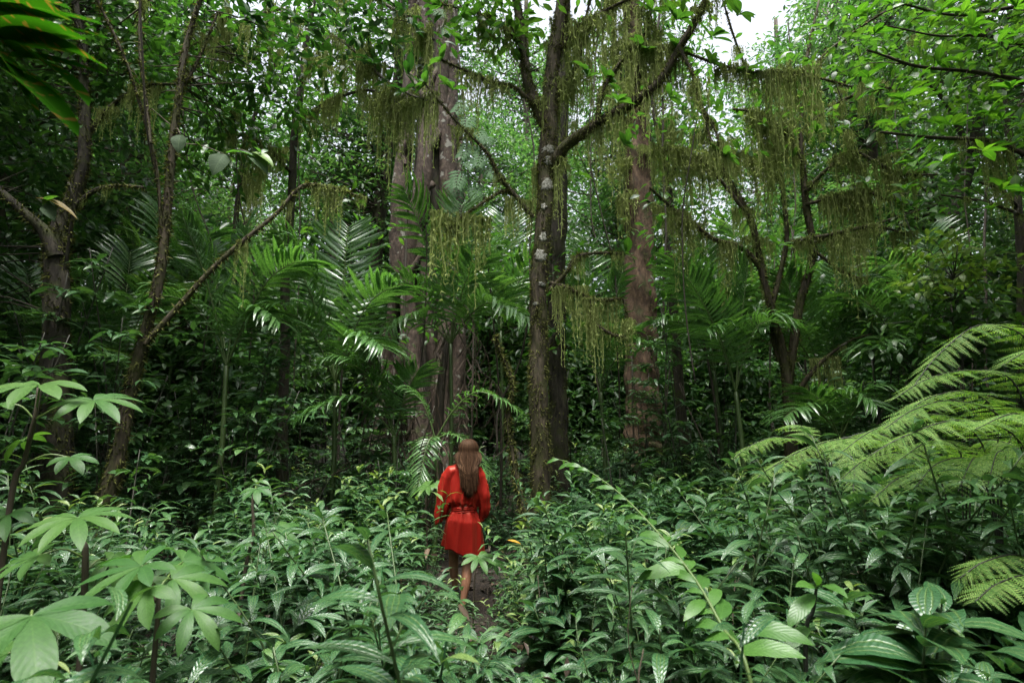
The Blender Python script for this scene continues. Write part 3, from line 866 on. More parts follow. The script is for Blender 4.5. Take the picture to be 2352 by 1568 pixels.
T8, T8p, T8b = traced_tree('leaning_tree', 'slim leaning tree with brown mossy bark and a diagonal mossy branch, left of the person',
    [([(228, 1260, 38), (250, 1130, 36), (268, 1050, 34), (295, 920, 30), (320, 830, 28), (345, 720, 26), (370, 600, 24), (385, 480, 22), (395, 350, 20), (410, 220, 18), (430, 100, 14), (470, -30, 12), (520, -150, 8)], 6.0, 6.2)], 6.0, 'bark_mossy',
    branches=[([(332, 790, 14), (400, 716, 14), (480, 622, 13), (560, 552, 12), (640, 490, 11), (700, 427, 9), (760, 430, 7), (830, 450, 4)], 6.0, 6.6), ([(372, 560, 9), (360, 400, 9), (340, 300, 9), (300, 180, 8), (262, 80, 8), (215, -30, 7)], 6.1, 5.6), ([(345, 330, 8), (332, 200, 8), (326, 100, 7), (322, -30, 7)], 5.8, 5.9), ([(412, 210, 9), (450, 150, 8), (500, 30, 6)], 6.2, 6.4)],
    fuzz=6500, fuzz_size=.05, moss_on=[(0, 1.6, .5), (3, 2, .5)],
    blobs=[(P(520, 150, 7.2), 1.3, .9, .9), (P(460, 330, 7.5), .9, .8, .7), (P(350, 150, 7.0), .9, .8, .8)], n_cl=80, per=16, leafL=(.11, .17), cl_rad=.35, tint=(.0, .6), twig_moss=8)
hang_moss(T8, T8b[0][0], 4, .78, 1.0, .8)
T10, _, _ = traced_tree('slender_tree', 'slender dark sapling trunk between the leaning tree and the fig', [([(510, 1150, 24), (516, 1000, 22), (521, 850, 19), (538, 620, 15), (548, 440, 13), (590, 250, 11), (640, 130, 9), (690, 0, 6)], 11, 11)], 11, 'bark_dark',
    branches=[([(548, 450, 9), (600, 380, 7), (680, 330, 5)], 11, 10.5), ([(575, 300, 8), (530, 200, 6), (480, 130, 4)], 11, 11.4)], blobs=[(P(640, 120, 10.8), 2.0, 1.3, 1.2), (P(560, 340, 11), 1.4, 1, .9)], n_cl=90, per=20, leafL=(.12, .18), cl_rad=.45, fuzz=1500, twig_moss=14, moss_on=[(0, 4, 1.0)])
T12, _, _ = traced_tree('mossy_sapling', 'thin crooked mossy sapling between the person and the mossy tree', [([(1208, 1290, 24), (1205, 1206, 21), (1199, 1150, 17), (1186, 1081, 13), (1174, 1010, 12), (1168, 947, 11), (1176, 890, 9), (1166, 850, 7), (1148, 810, 6), (1140, 770, 4)], 7.0, 7.0)], 7.0, 'bark_mossy', fuzz=2600, fuzz_size=.05, sides=10, cat='sapling')
T13, _, _ = traced_tree('leaning_tree', 'dark leaning trunk far behind the bright leaves in the upper right', [([(2165, 1000, 58), (2170, 700, 48), (2190, 500, 41), (2225, 370, 37), (2250, 280, 34), (2300, 150, 27), (2360, 60, 22), (2450, -100, 14)], 13, 13.4)], 13, 'bark_dark',
    branches=[([(2230, 350, 18), (2180, 250, 13), (2120, 180, 10), (2040, 120, 6)], 13, 13)], blobs=[(P(2200, 120, 13), 3, 2, 1.6), (P(2300, 330, 13.5), 1.6, 1.5, 1.2)], n_cl=110, per=26, leafL=(.14, .2), cl_rad=.6)
T14, _, _ = traced_tree('slender_tree', 'slender mossy trunk rising along the right edge', [([(2352, 1150, 28), (2352, 800, 24), (2347, 600, 23), (2335, 450, 19), (2316, 300, 16), (2300, 200, 13), (2272, 80, 9), (2230, -60, 6)], 8, 8)], 8, 'bark_dark',
    branches=[([(2338, 480, 10), (2300, 440, 8), (2250, 420, 5)], 8, 7.6), ([(2312, 280, 9), (2360, 220, 7), (2420, 200, 5)], 8, 8)], fuzz=2500, moss_on=[(0, 3, .8)],
    blobs=[(P(2230, 100, 7.6), 1.1, .8, .7)], n_cl=24, per=12, leafL=(.13, .19), cl_rad=.35)

# --- tree with the bright big leaves in the upper right (its trunk stands just outside the frame)
TR, _, TRb = traced_tree('bright_leaf_tree', 'broad-leaved tree spreading bright green leaf rosettes across the upper right', [([(2560, 1250, 60), (2540, 900, 50), (2500, 500, 42), (2460, 200, 34), (2440, -100, 26), (2430, -400, 14)], 7.0, 7.0)], 7.0, 'bark_mossy',
    branches=[([(2500, 480, 18), (2400, 380, 14), (2280, 330, 12), (2150, 320, 9), (2020, 300, 6)], 7.0, 6.4), ([(2470, 260, 16), (2350, 190, 12), (2230, 160, 10), (2100, 150, 8), (1990, 120, 5)], 7.0, 6.2), ([(2445, 0, 14), (2330, 20, 11), (2200, 30, 8), (2080, 10, 5)], 7.0, 6.2), ([(2520, 620, 14), (2400, 520, 10), (2280, 470, 8), (2160, 450, 5)], 7.0, 6.6), ([(2460, 160, 12), (2300, 90, 9), (2150, 80, 6), (2040, 60, 4)], 7, 5.8)],
    moss_on=[(0, 2.2, .8), (3, 2.5, .8)], blobs=[(P(2180, 120, 6.9), 1.6, .8, .9), (P(2280, 330, 7.2), 1.0, .8, .7)], n_cl=70, per=14, leafL=(.12, .18), cl_rad=.36, tint=(.3, 1))
for k in range(60):
    u, v = 1960 + 380 * R.random(), -30 + 520 * R.random() ** 1.2
    if u < 2040 and v > 330: continue
    whorl(TR, P(u, v, 5.6 + 1.0 * R.random()), (R.normal() * .5 - .2, -.3, .7), 6, .19, kinds=BRIGHT)

# --- top-left big dark leaves of an overhanging branch
TL, _, TLb = traced_tree('overhanging_tree', 'dark broad-leaved tree hanging its branches into the top left of centre', [([(640, 1290, 30), (650, 1000, 26), (655, 700, 22), (670, 420, 20), (690, 200, 18), (720, 0, 14), (760, -200, 8)], 9.2, 8.8)], 9.2, 'bark_dark',
    branches=[([(690, 190, 13), (760, 90, 11), (830, 130, 9), (880, 180, 8), (940, 215, 6), (1000, 240, 4)], 8.8, 7.0), ([(680, 280, 12), (760, 230, 10), (850, 210, 7), (930, 250, 5)], 8.9, 7.4), ([(710, 60, 12), (640, 20, 10), (560, 60, 8), (470, 120, 5)], 8.8, 7.4), ([(672, 400, 11), (600, 330, 9), (500, 300, 6)], 9, 8), ([(730, -40, 12), (830, -20, 10), (930, 40, 8), (1000, 90, 5)], 8.8, 7.2)],
    moss_on=[(0, 4, 1.0), (1, 4.5, 1.1), (2, 3.5, 1.0), (3, 4, 1.1), (4, 4, 1)], fuzz=2000, blobs=[(P(620, 80, 8), 1.6, 1, .8), (P(850, 60, 7.6), 1.0, .7, .6), (P(560, 260, 8.4), 1.0, .8, .6)], n_cl=80, per=12, leafL=(.15, .22), cl_rad=.4, tpl=OBOV, tint=(0, .7), twig_moss=16, leaf='shade_leaf')
for k in range(34):
    u, v = 430 + 540 * R.random(), -20 + 240 * R.random() ** 1.3
    whorl(TL, P(u, v, 6.8 + .8 * R.random()), (R.normal() * .5, -.3, .3), 7, .22, kinds=SHADE)

# ------------------------------------------------------------------ background trees (copies of four kinds)
def far_tree(seed, H, cr, ch, ncl, per, L, name='forest_tree', mid=.62):
    global R
    keep, R = R, np.random.default_rng(seed)
    th = empty(name)
    tb = MB()
    path = spline([[0, 0, -.2], [.15 * R.normal(), .15 * R.normal(), H * .35], [.4 * R.normal(), .4 * R.normal(), H * .7], [.6 * R.normal(), .6 * R.normal(), H * .96]], 26)
    tube(tb, path, np.interp(np.linspace(0, 1, 26), [0, .05, 1], [.26, .17, .05]) * H / 12, 9, .12)
    tb.build('trunk', MATS['bark_far'], th)
    c = blob_points([((0, 0, H * mid), cr, cr, ch), ((cr * .4, -.3, H * (mid - .17)), cr * .7, cr * .7, ch * .5), ((-cr * .5, .2, H * .78), cr * .7, cr * .7, ch * .45)], ncl)
    tw = MB(); twigs_to(tw, path[6:], c, .03, sag=-.05); tag(tw.build('limbs', MATS['bark_far'], th), kind='stuff')
    cb = MB(); scatter_leaves(cb, KITE, c, .6, per, L, flat=.5, tint=(.0, 1)); tag(cb.build('crown', MATS['far_leaf'], th), kind='stuff')
    R = keep
    return th
FAR = [far_tree(21, 15, 3.0, 4.8, 170, 60, (.15, .24)), far_tree(22, 18, 3.4, 5.6, 190, 60, (.16, .25)), far_tree(23, 12, 2.8, 4.2, 160, 60, (.14, .22)), far_tree(24, 22, 3.5, 6.6, 200, 60, (.16, .26)),
       far_tree(25, 6, 2.0, 2.4, 130, 60, (.16, .26), mid=.5), far_tree(26, 8, 2.3, 3.2, 150, 60, (.16, .26), mid=.5)]
def where_far(u):
    if u < -900: return 'standing behind the viewpoint'
    if u < 260: return 'behind the thick black trunk at the left edge'
    if u < 560: return 'behind the leaning tree on the left'
    if u < 900: return 'seen left of the strangler fig'
    if u < 1220: return 'seen right of the strangler fig'
    if u < 1480: return 'behind the central mossy trunks'
    if u < 1800: return 'behind the slender dark trunk'
    if u < 2100: return 'behind the tree draped in beard moss'
    return 'behind the bright leaves at the upper right'
def place_copies(protos, spots, lab, group, cat):
    used = set()
    for k, (x, y, rz, sc, i) in enumerate(spots):
        o = protos[i] if i not in used else copy_tree(protos[i])
        used.add(i)
        o.location = (x, y, float(ground_z(x, y)))
        o.rotation_euler = (0, 0, rz)
        o.scale = (sc, sc, sc)
        tag(o, lab(x, y, i), cat, group)
    for i, p in enumerate(protos):
        if i not in used:
            for ch in list(p.children): bpy.data.objects.remove(ch)
            bpy.data.objects.remove(p)
spots = []
rb = np.random.default_rng(77)
for row, (y, step) in enumerate(((16.8, 6.4), (20.5, 6.6), (25, 7.0), (32, 7.5))):
    w = .95 * y + 3
    x = -w + rb.random() * 2
    while x < w:
        yy = y + rb.normal() * .9
        uu = proj((x, yy, 8))[0]
        gap_ = 1080 < uu < 1220 or 1540 < uu < 1700 or 2180 < uu < 2290
        sp_ = (x, yy, rb.random() * 6.28, .85 + .35 * rb.random() + .06 * row, int(rb.integers(0, 4)))
        if not (gap_ and y < 24): spots.append(sp_)
        x += step * (.75 + .5 * rb.random())
# mostly unseen crowns added to shade the place from beside and behind the camera
for x, y, i in ((-8.5, 9, 1), (-9, 3, 3), (-7, -4, 1), (10.5, 9, 3), (9.5, 3.5, 1), (7.5, -5, 3), (-12, 10, 3), (13.5, 11, 1), (-11, -3, 0), (11, -2, 0), (-13, 6, 2), (14, 6, 2),
                (-7.2, 0.4, 1), (5.4, .2, 3), (-6.5, 0, 4), (7, 0, 5), (-4.5, -5, 5), (3.5, -5, 4), (0, -5, 4), (-9, 6, 5), (10, 6, 5), (-8, -9, 5), (8, -9, 5)):
    spots.append((x, y, rb.random() * 6.28, 1.0, i))
for y, step in ((12.5, 3.4), (17, 3.2), (22, 3.4), (28, 4.0)):
    x = -.95 * y - 1
    while x < .95 * y + 1:
        if not (y < 14 and -3.5 < x < 4.5):
            spots.append((x, y + rb.normal() * .7, rb.random() * 6.28, .75 + .4 * rb.random(), 4 + int(rb.integers(0, 2))))
        x += step * (.7 + .6 * rb.random())
KN = ['medium forest tree with small green leaves', 'tall forest tree with a wide crown', 'low forest tree with a dense crown', 'very tall forest tree', 'small bushy understory tree', 'bushy understory tree']
place_copies(FAR, spots, lambda x, y, i: ('nearer ' if y < 18 else 'distant ' if y < 26 else 'farthest ') + KN[i].replace(' with small green leaves', '').replace(' with a wide crown', ', wide-crowned,').replace(' with a dense crown', ', dense-crowned,') + ' ' + where_far(proj((x, y, 4))[0]), 'trees of the forest behind', 'tree')

# far-off wood closing the view
wb = MB()
n = 80000
a = (R.random(n) - .5) * 6.28
d = 44 + 20 * R.random(n)
z = 17 * R.random(n) ** 1.3
lump = .5 + .5 * np.sin(a * 37) * np.sin(a * 91 + 2)
keep = z < 8 + 6 * lump
pos = np.stack([np.sin(a) * d, np.cos(a) * d, z + ground_z(np.sin(a) * d, np.cos(a) * d)], -1)[keep]
n = len(pos)
wb.inst(KITE, pos, frames(R.normal(size=(n, 3)) + [0, 0, -.4], R.normal(size=(n, 3)) * .5 + [0, 0, 1]), 1.0 + .9 * R.random(n), R.random(n))
tag(wb.build('distant_forest', MATS['far_leaf']), 'distant green forest seen between the trunks', 'forest', kind='stuff')

# ------------------------------------------------------------------ understory shrubs
def shrub(seed, H, nst, L, tpl, mat, per):
    global R
    keep, R = R, np.random.default_rng(seed)
    th = empty('understory_shrub')
    fol = MB()
    for s in range(nst):
        a = R.random() * 6.28
        h = H * (.6 + .5 * R.random())
        lean = .15 + .25 * R.random()
        pts = spline([[0.05 * math.cos(a), .05 * math.sin(a), -.1], [lean * .4 * h * math.cos(a), lean * .4 * h * math.sin(a), h * .5], [lean * h * math.cos(a), lean * h * math.sin(a), h]], 12)
        st = MB(); tube(st, pts, np.linspace(.016, .005, 12), 6, tint=.4); st.build('stem', MATS['stem_dark'], th)
        for q in range(int(h * 5)):
            t = .3 + .7 * R.random()
            p0 = pts[int(t * 11)]
            b = R.random() * 6.28
            ln = (.25 + .5 * R.random()) * (1.15 - t * .6)
            tp = p0 + np.array([math.cos(b) * ln, math.sin(b) * ln, .15 * ln])
            mid = (p0 + tp) / 2 + np.array([0, 0, .08])
            tw = spline([p0, mid, tp], 5)
            tube(fol, tw, np.linspace(.005, .002, 5), 3, tint=0)
            m = per
            f = np.linspace(.15, 1, m)
            pos = np.stack([np.interp(f, np.linspace(0, 1, 5), tw[:, c]) for c in range(3)], -1)
            sd = np.where(np.arange(m) % 2 == 0, 1, -1)[:, None]
            tan = nrm(tp - p0)
            lat = np.cross(tan, [0, 0, 1.0])
            d = nrm(tan * .6 + lat * sd * .8 + R.normal(size=(m, 3)) * .2 + [0, 0, -.15])
            fol.inst(tpl, pos, frames(d, R.normal(size=(m, 3)) * .25 + [0, 0, 1]), L * (.7 + .5 * R.random(m)), np.clip(R.random() * .6 + .4 * R.random(m), 0, 1))
    tag(fol.build('foliage', MATS[mat], th), kind='stuff')
    R = keep
    return th
LANC = leaf_tpl(1, .26, 4, .2, .55, .42, 1.0)
SHR = [shrub(31, 1.7, 5, .17, ELLI, 'shrub_leaf', 7), shrub(32, 2.4, 5, .20, ELLI, 'shrub_leaf', 6), shrub(33, 1.3, 6, .15, LANC, 'shrub_leaf', 8), shrub(34, 3.2, 4, .21, LANC, 'shrub_leaf', 7), shrub(35, 2.0, 5, .12, MEDI, 'shrub_leaf', 9)]
rb = np.random.default_rng(78)
spots = []
AVOID = [(-.47, 6.2, .9), (.35, 7.5, .5), (.7, 9.3, .4)]
for y, step in ((7.6, 1.0), (9.0, 1.05), (10.8, 1.2), (13, 1.5), (16, 2.0), (20, 2.6)):
    w = .93 * y + .5
    x = -w
    while x < w:
        yy = y + rb.normal() * .35
        u, v = proj((x, yy, 1))
        sc = .75 + .45 * rb.random()
        i = int(rb.integers(0, 5))
        if y < 8.5 and -1.2 < x < 4.8: x += .5; continue
        if y < 10 and -1.3 < x < 1.2: sc *= .55; i = int(rb.choice([2, 4, 0]))
        if all((x - ax) ** 2 + (yy - ay) ** 2 > r * r for ax, ay, r in AVOID):
            spots.append((x, yy, rb.random() * 6.28, sc, i))
        x += step * (.7 + .6 * rb.random())
for x, y, i, sc in ((-3.6, 5.6, 0, .8), (-4.4, 6.4, 3, .9), (-3.1, 6.9, 1, .8), (-5.2, 5.8, 1, 1), (-2.6, 7.2, 4, .8), (-4.9, 7.4, 3, 1.1), (-1.9, 7.6, 0, .7), (-3.9, 8.0, 1, 1.1), (-5.6, 6.8, 3, 1.1), (-2.2, 8.4, 1, .9), (-3.4, 7.5, 3, .9), (-6.2, 8.2, 1, 1.2), (-5.0, 5.0, 0, .9), (2.2, 9.0, 1, .8), (3.4, 9.6, 3, .8), (4.6, 8.8, 1, .9), (5.6, 8.2, 3, .9), (6.4, 7.6, 1, 1.0)):
    spots.append((x, y, rb.random() * 6.28, sc, i))
SN = ['leafy dark understory shrub', 'tall understory shrub with broad leaves', 'low narrow-leaved understory shrub', 'tall narrow-leaved understory shrub', 'small-leaved understory shrub']
def where_shrub(x, y):
    u = proj((x, y, 1))[0]
    dd = 'near' if y < 9.5 else 'well behind' if y < 14 else 'far behind'
    if u < 300: return dd + ' the black trunk at the left edge'
    if u < 700: return dd + ' the leaning tree'
    if u < 1010: return dd + ' the clearing left of the person'
    if u < 1220: return dd + ' the person in red'
    if u < 1420: return dd + ' the central mossy trunk'
    if u < 1650: return dd + ' the reddish trunk'
    if u < 1950: return dd + ' the beard moss tree'
    return dd + ' the ferns on the right'
place_copies(SHR, spots, lambda x, y, i: SN[i] + ' ' + where_shrub(x, y), 'understory shrubs', 'shrub')

# bright young-leaved shrub at the right
yb = P(2190, 1130, 7.6); yb[2] = ground_z(yb[0], yb[1])
ys_ = tag(empty('young_leaf_shrub', yb), 'tall shrub with pale yellow green young leaves at the right', 'shrub')
st, fb, yl = MB(), MB(), MB()
tips = blob_points([(P(2190, 620, 7.4), .75, .5, .6), (P(2120, 760, 7.4), .6, .5, .5), (P(2270, 760, 7.4), .5, .5, .5)], 90)
tube(st, spline([yb, (yb + P(2190, 640, 7.4)) / 2 + [.1, 0, 0], P(2190, 640, 7.4)], 12), np.linspace(.03, .01, 12), 7)
twigs_to(st, spline([yb, P(2190, 640, 7.4)], 12)[4:], tips, .012)
st.build('stem', MATS['stem_dark'], ys_)
up = tips[:, 2] > np.percentile(tips[:, 2], 62)
scatter_leaves(yl, ELLI, tips[up], .17, 11, (.12, .17), tint=(.2, 1), droop=0)
scatter_leaves(fb, ELLI, tips[~up], .22, 13, (.12, .18), tint=(.4, 1))
yl.build('young_leaves', MATS['young_leaf'], ys_); fb.build('foliage', MATS['canopy'], ys_)

# ------------------------------------------------------------------ palms
def leaflet_mesh(mat, L=1.0, W=.075, droop=.7, ns=5):
    b = MB(); b.add(*leaf_tpl(L, W * 1.3, ns, .35, droop, .35, .55), tint=.5)
    return b.mesh('leaflet', MATS[mat])
LEAFLETS = {k: [leaflet_mesh(k, 1, .062, d) for d in (.35, .7, 1.1)] for k in ('palm_leaf', 'dead_palm')}
LEN = 1.45
def frond(thing, pts, n=30, L=.5, mat='palm_leaf', split=True, r0=.014, bare=.2, hang=.25, V=.35, name='frond'):
    """rachis through world pts; leaflets both sides (objects of their own, or joined when small)"""
    org = np.array(thing.location)
    p = spline(pts, 24)
    rb_ = MB(); tube(rb_, p, np.linspace(r0, r0 * .25, 24), 5, tint=.5 if mat != 'dead_palm' else .8)
    ra = rb_.build(name, MATS['stem_green' if mat != 'dead_palm' else 'aerial'], thing)
    t = np.repeat(np.linspace(bare, .99, n), 2)
    sd = np.tile([1, -1], n)
    q = np.stack([np.interp(t, np.linspace(0, 1, 24), p[:, c]) for c in range(3)], -1)
    tn_ = nrm(np.gradient(p, axis=0))
    tn = nrm(np.stack([np.interp(t, np.linspace(0, 1, 24), tn_[:, c]) for c in range(3)], -1))
    lat = nrm(np.cross(tn, [0.02, 0.03, 1.0]))
    up = np.cross(lat, tn)
    f = (t - bare) / (1 - bare)
    ll = L * LEN * np.sin(np.clip(.18 + .82 * f, 0, 1) * math.pi * .86) ** .7 * (.9 + .2 * R.random(len(t)))
    d = nrm(lat * sd[:, None] + tn * (.35 + .9 * f[:, None]) + up * V + np.array([0, 0, -hang]) + R.normal(size=(len(t), 3)) * .07)
    nn = up + R.normal(size=(len(t), 3)) * .15
    rot = frames(d, nn)
    if split:
        for k in range(len(t)):
            child('leaflet', LEAFLETS[mat][R.integers(0, 3)], ra, m4(q[k] - org, rot[k], ll[k]))
    else:
        b = MB(); b.inst(leaf_tpl(1, .075, 4, .35, .7, .35, .55), q, rot, ll, np.clip(.5 + .25 * R.normal(size=len(t)), 0, 1))
        o = b.build('leaflets', MATS[mat], thing)
        o.parent = ra
    return ra

def palm(label, u, v, Y, fronds, name='palm', group='understory palms', split=True, stem=None):
    """fronds: list of (tip u, tip v, Y tip, lift px, leaflets, L)"""
    c = P(u, v, Y)
    base = np.array([c[0], c[1], float(ground_z(c[0], c[1]))])
    th = tag(empty(name, base), label, 'palm', group)
    if c[2] - base[2] > .4:
        b = MB(); q = spline([base - [0, 0, .1], (base + c) / 2 + [.04, 0, 0], c], 14)
        tube(b, q, np.linspace(.04, .028, 14), 8, .06, tint=.35); b.build('stem', MATS['stem_green'], th)
    for tu, tv, ty, lift, n, L in fronds:
        tip = P(tu, tv, ty)
        mid = (c + tip) / 2 + np.array([0, 0, lift * Y / FD])
        frond(th, [c, c * .55 + mid * .45 + [0, 0, lift * Y / FD * .25], mid, tip * .6 + mid * .4 + [0, 0, lift * Y / FD * .12], tip], n, L, split=split)
    return th

palm('understory palm with long arching fronds in front of the strangler fig', 1035, 790, 9.0,
     [(930, 440, 8.6, 40, 32, .55), (1060, 470, 8.8, 10, 30, .5), (1215, 740, 8.0, 70, 32, .5), (860, 640, 8.4, 60, 30, .5), (1150, 560, 9.2, 50, 30, .5), (820, 820, 8.0, 70, 30, .5), (1090, 600, 8.4, 30, 26, .5)])
palm('understory palm with a fan of dark fronds left of the strangler fig', 770, 880, 7.9,
     [(640, 540, 7.5, 50, 32, .50), (800, 520, 7.8, 20, 30, .48), (910, 660, 7.4, 70, 30, .48), (590, 720, 7.2, 70, 30, .46), (720, 600, 8.2, 30, 28, .46), (880, 800, 7.2, 60, 28, .42)])
palm('understory palm beside the diagonal mossy branch on the left', 520, 840, 7.3,
     [(420, 500, 6.9, 30, 32, .48), (700, 600, 7.0, 80, 32, .48), (570, 530, 7.4, 20, 30, .48), (360, 680, 6.8, 60, 28, .42), (640, 740, 6.9, 70, 28, .42), (480, 560, 7.6, 20, 28, .42)])
palm('small palm with pale arching frond low on the left of the person', 905, 1000, 7.8,
     [(760, 830, 7.4, 60, 32, .36), (960, 850, 7.6, 20, 26, .36), (690, 960, 7.2, 60, 28, .36), (830, 800, 7.7, 40, 28, .36)])
palm('small palm with bright curling frond just above the person', 1000, 1010, 7.4,
     [(1190, 945, 7.0, 75, 22, .24), (940, 900, 7.4, 30, 22, .24), (1120, 1090, 7.0, 40, 20, .22), (960, 1120, 7.0, 40, 20, .22)])
palm('understory palm with pale fronds behind the slender trunk', 1640, 850, 9.6,
     [(1550, 600, 9.2, 30, 30, .52), (1710, 590, 9.2, 20, 30, .52), (1620, 560, 9.8, 0, 30, .5), (1770, 720, 8.8, 60, 30, .5), (1510, 740, 9.2, 50, 28, .5), (1680, 680, 9.0, 40, 28, .45)])
palm('understory palm with drooping fronds right of the beard moss tree', 1890, 880, 9.0,
     [(2020, 640, 8.6, 60, 30, .5), (1800, 640, 8.8, 30, 30, .5), (2070, 790, 8.2, 70, 30, .46), (1930, 590, 9.2, 10, 28, .5), (1740, 760, 8.6, 60, 28, .46), (1990, 720, 8.3, 60, 30, .46)])
palm('understory palm low between the beard moss tree and the ferns', 1930, 1010, 8.0,
     [(2080, 900, 7.5, 50, 28, .38), (1860, 900, 7.8, 20, 26, .36), (2010, 930, 7.4, 60, 28, .36), (1800, 960, 7.5, 50, 26, .34)])
palm('understory palm right of the central mossy trunks', 1380, 900, 9.8,
     [(1300, 640, 9.4, 30, 30, .48), (1430, 620, 9.6, 20, 30, .48), (1350, 560, 10.2, 0, 28, .48), (1510, 800, 9.0, 60, 28, .46), (1420, 760, 9.2, 40, 26, .42)])
palm('understory palm in deep shade beside the black trunk', 90, 900, 8.0,
     [(-20, 700, 7.6, 50, 26, .48), (200, 690, 7.8, 40, 26, .48), (60, 620, 8.4, 10, 24, .48), (240, 820, 7.4, 60, 26, .42)], split=False)
palm('understory palm between black trunk and leaning tree', 270, 860, 8.4,
     [(200, 640, 8.0, 30, 26, .5), (380, 660, 8.0, 50, 26, .5), (300, 580, 8.8, 10, 26, .5)], split=False)
palm('far palm with pale fronds right of the strangler fig', 1150, 760, 11.5,
     [(1060, 560, 11.0, 30, 28, .6), (1230, 600, 11.0, 30, 28, .6), (1160, 500, 11.8, 0, 28, .6), (1110, 640, 10.6, 30, 28, .55)], split=False)
palm('far palm with upright fronds above the beard moss tree fork', 1760, 720, 12.5,
     [(1680, 520, 12, 20, 28, .65), (1830, 520, 12, 20, 28, .65), (1900, 620, 11.6, 40, 28, .6), (1640, 640, 11.6, 40, 28, .6)], split=False)
palm('far palm left of the diagonal mossy branch', 400, 740, 10.5,
     [(290, 540, 10, 20, 28, .6), (470, 540, 10, 20, 28, .6), (370, 490, 10.8, 0, 28, .6)], split=False)
palm('far palm in front of the dark leaning trunk at the right', 2130, 760, 10.5,
     [(2040, 600, 10, 30, 28, .6), (2220, 600, 10, 30, 28, .6), (2130, 540, 10.8, 0, 28, .6)], split=False)

palm('understory palm with long pale fronds just right of the slender dark trunk', 1690, 900, 8.3,
     [(1580, 640, 7.9, 40, 30, .46), (1720, 600, 8.2, 20, 30, .46), (1800, 740, 7.8, 70, 30, .44), (1620, 760, 7.8, 60, 28, .42)])
palm('understory palm with overlapping fronds behind the big ferns', 2090, 880, 8.2,
     [(1960, 680, 7.8, 60, 30, .46), (2140, 640, 8.2, 20, 30, .46), (2230, 760, 7.8, 60, 30, .44), (2010, 800, 7.6, 60, 28, .42)])

# dead brown palm skirts hanging behind the person
db = P(1010, 930, 9.0)
dbase = np.array([db[0], db[1], float(ground_z(db[0], db[1]))])
dp = tag(empty('withered_palm', dbase), 'withered palm with brown hanging fronds in the shade behind the person', 'palm')
b = MB(); tube(b, spline([dbase - [0, 0, .1], db, P(1030, 760, 9.2)], 16), np.linspace(.09, .05, 16), 9, .15); b.build('stem', MATS['aerial'], dp)
top = P(1040, 740, 9.0)
for u0, v0, u1, v1, Yt in ((1090, 740, 1095, 960, 8.4), (1070, 760, 1060, 1010, 8.5), (1000, 800, 1000, 1080, 8.4), (960, 860, 940, 1130, 8.3), (1150, 880, 1190, 1120, 8.6), (1120, 800, 1150, 1080, 8.8), (930, 900, 900, 1120, 8.8), (1010, 1010, 975, 1260, 7.4)):
    frond(dp, [top, P((u0 + 1040) / 2, v0 - 40, 9), P(u0, v0 + 20, Yt), P((u0 + u1) / 2, (v0 + v1) / 2 + 20, Yt), P(u1, v1, Yt)], 12, .2 + .12 * R.random(), 'dead_palm', True, .012, .35, 1.4, -.2)

# near spotted palm leaf in the top left corner
nb = P(-260, -120, 1.5)
npb = np.array([nb[0] - .4, nb[1] + .1, 0])
npm = tag(empty('spotted_palm', npb), 'bright palm frond with brown spotted leaf tips hanging in the top left corner', 'palm')
b = MB(); rp = spline([npb, P(-420, 500, 1.6), P(-380, 0, 1.6), P(-230, -40, 1.5), P(-40, 60, 1.4), P(60, 150, 1.35)], 40)
tube(b, rp, np.linspace(.022, .004, 40), 7, tint=.8); b.build('rachis', MATS['stem_green'], npm)
SPL = []
for dr, W in ((.12, .13), (.25, .15)):
    b_ = MB(); b_.add(*leaf_tpl(1, W, 10, .3, dr, .4, .5), tint=.6); SPL.append(b_.mesh('leaflet', MATS['spotted_palm']))
for u0, v0, u1, v1, y0, y1 in ((-60, 30, 150, 60, 1.42, 1.2), (-100, 0, 120, 20, 1.45, 1.3), (-20, 100, 225, 165, 1.4, 1.2), (-30, 80, 165, 130, 1.4, 1.15), (10, 110, 190, 240, 1.38, 1.2), (-20, 150, 150, 300, 1.38, 1.22), (-80, 60, 60, 220, 1.4, 1.3), (-120, 0, 20, 120, 1.45, 1.35), (-10, 130, 130, 240, 1.36, 1.3), (0, 60, 210, 110, 1.38, 1.25), (-40, 20, 190, 80, 1.4, 1.25), (20, 130, 210, 190, 1.36, 1.25), (-60, 100, 90, 270, 1.38, 1.3), (-90, 40, 100, 90, 1.42, 1.3)):
    a_, c_ = P(u0, v0, y0), P(u1, v1, y1)
    L_ = np.linalg.norm(c_ - a_) * 1.08
    child('leaflet', SPL[R.integers(0, 2)], npm, m4(a_ - npb, frames(c_ - a_ + np.array([0, 0, .12 * L_]), np.array([.3 * R.normal(), -.1 + .25 * R.normal(), 1.0])), L_))

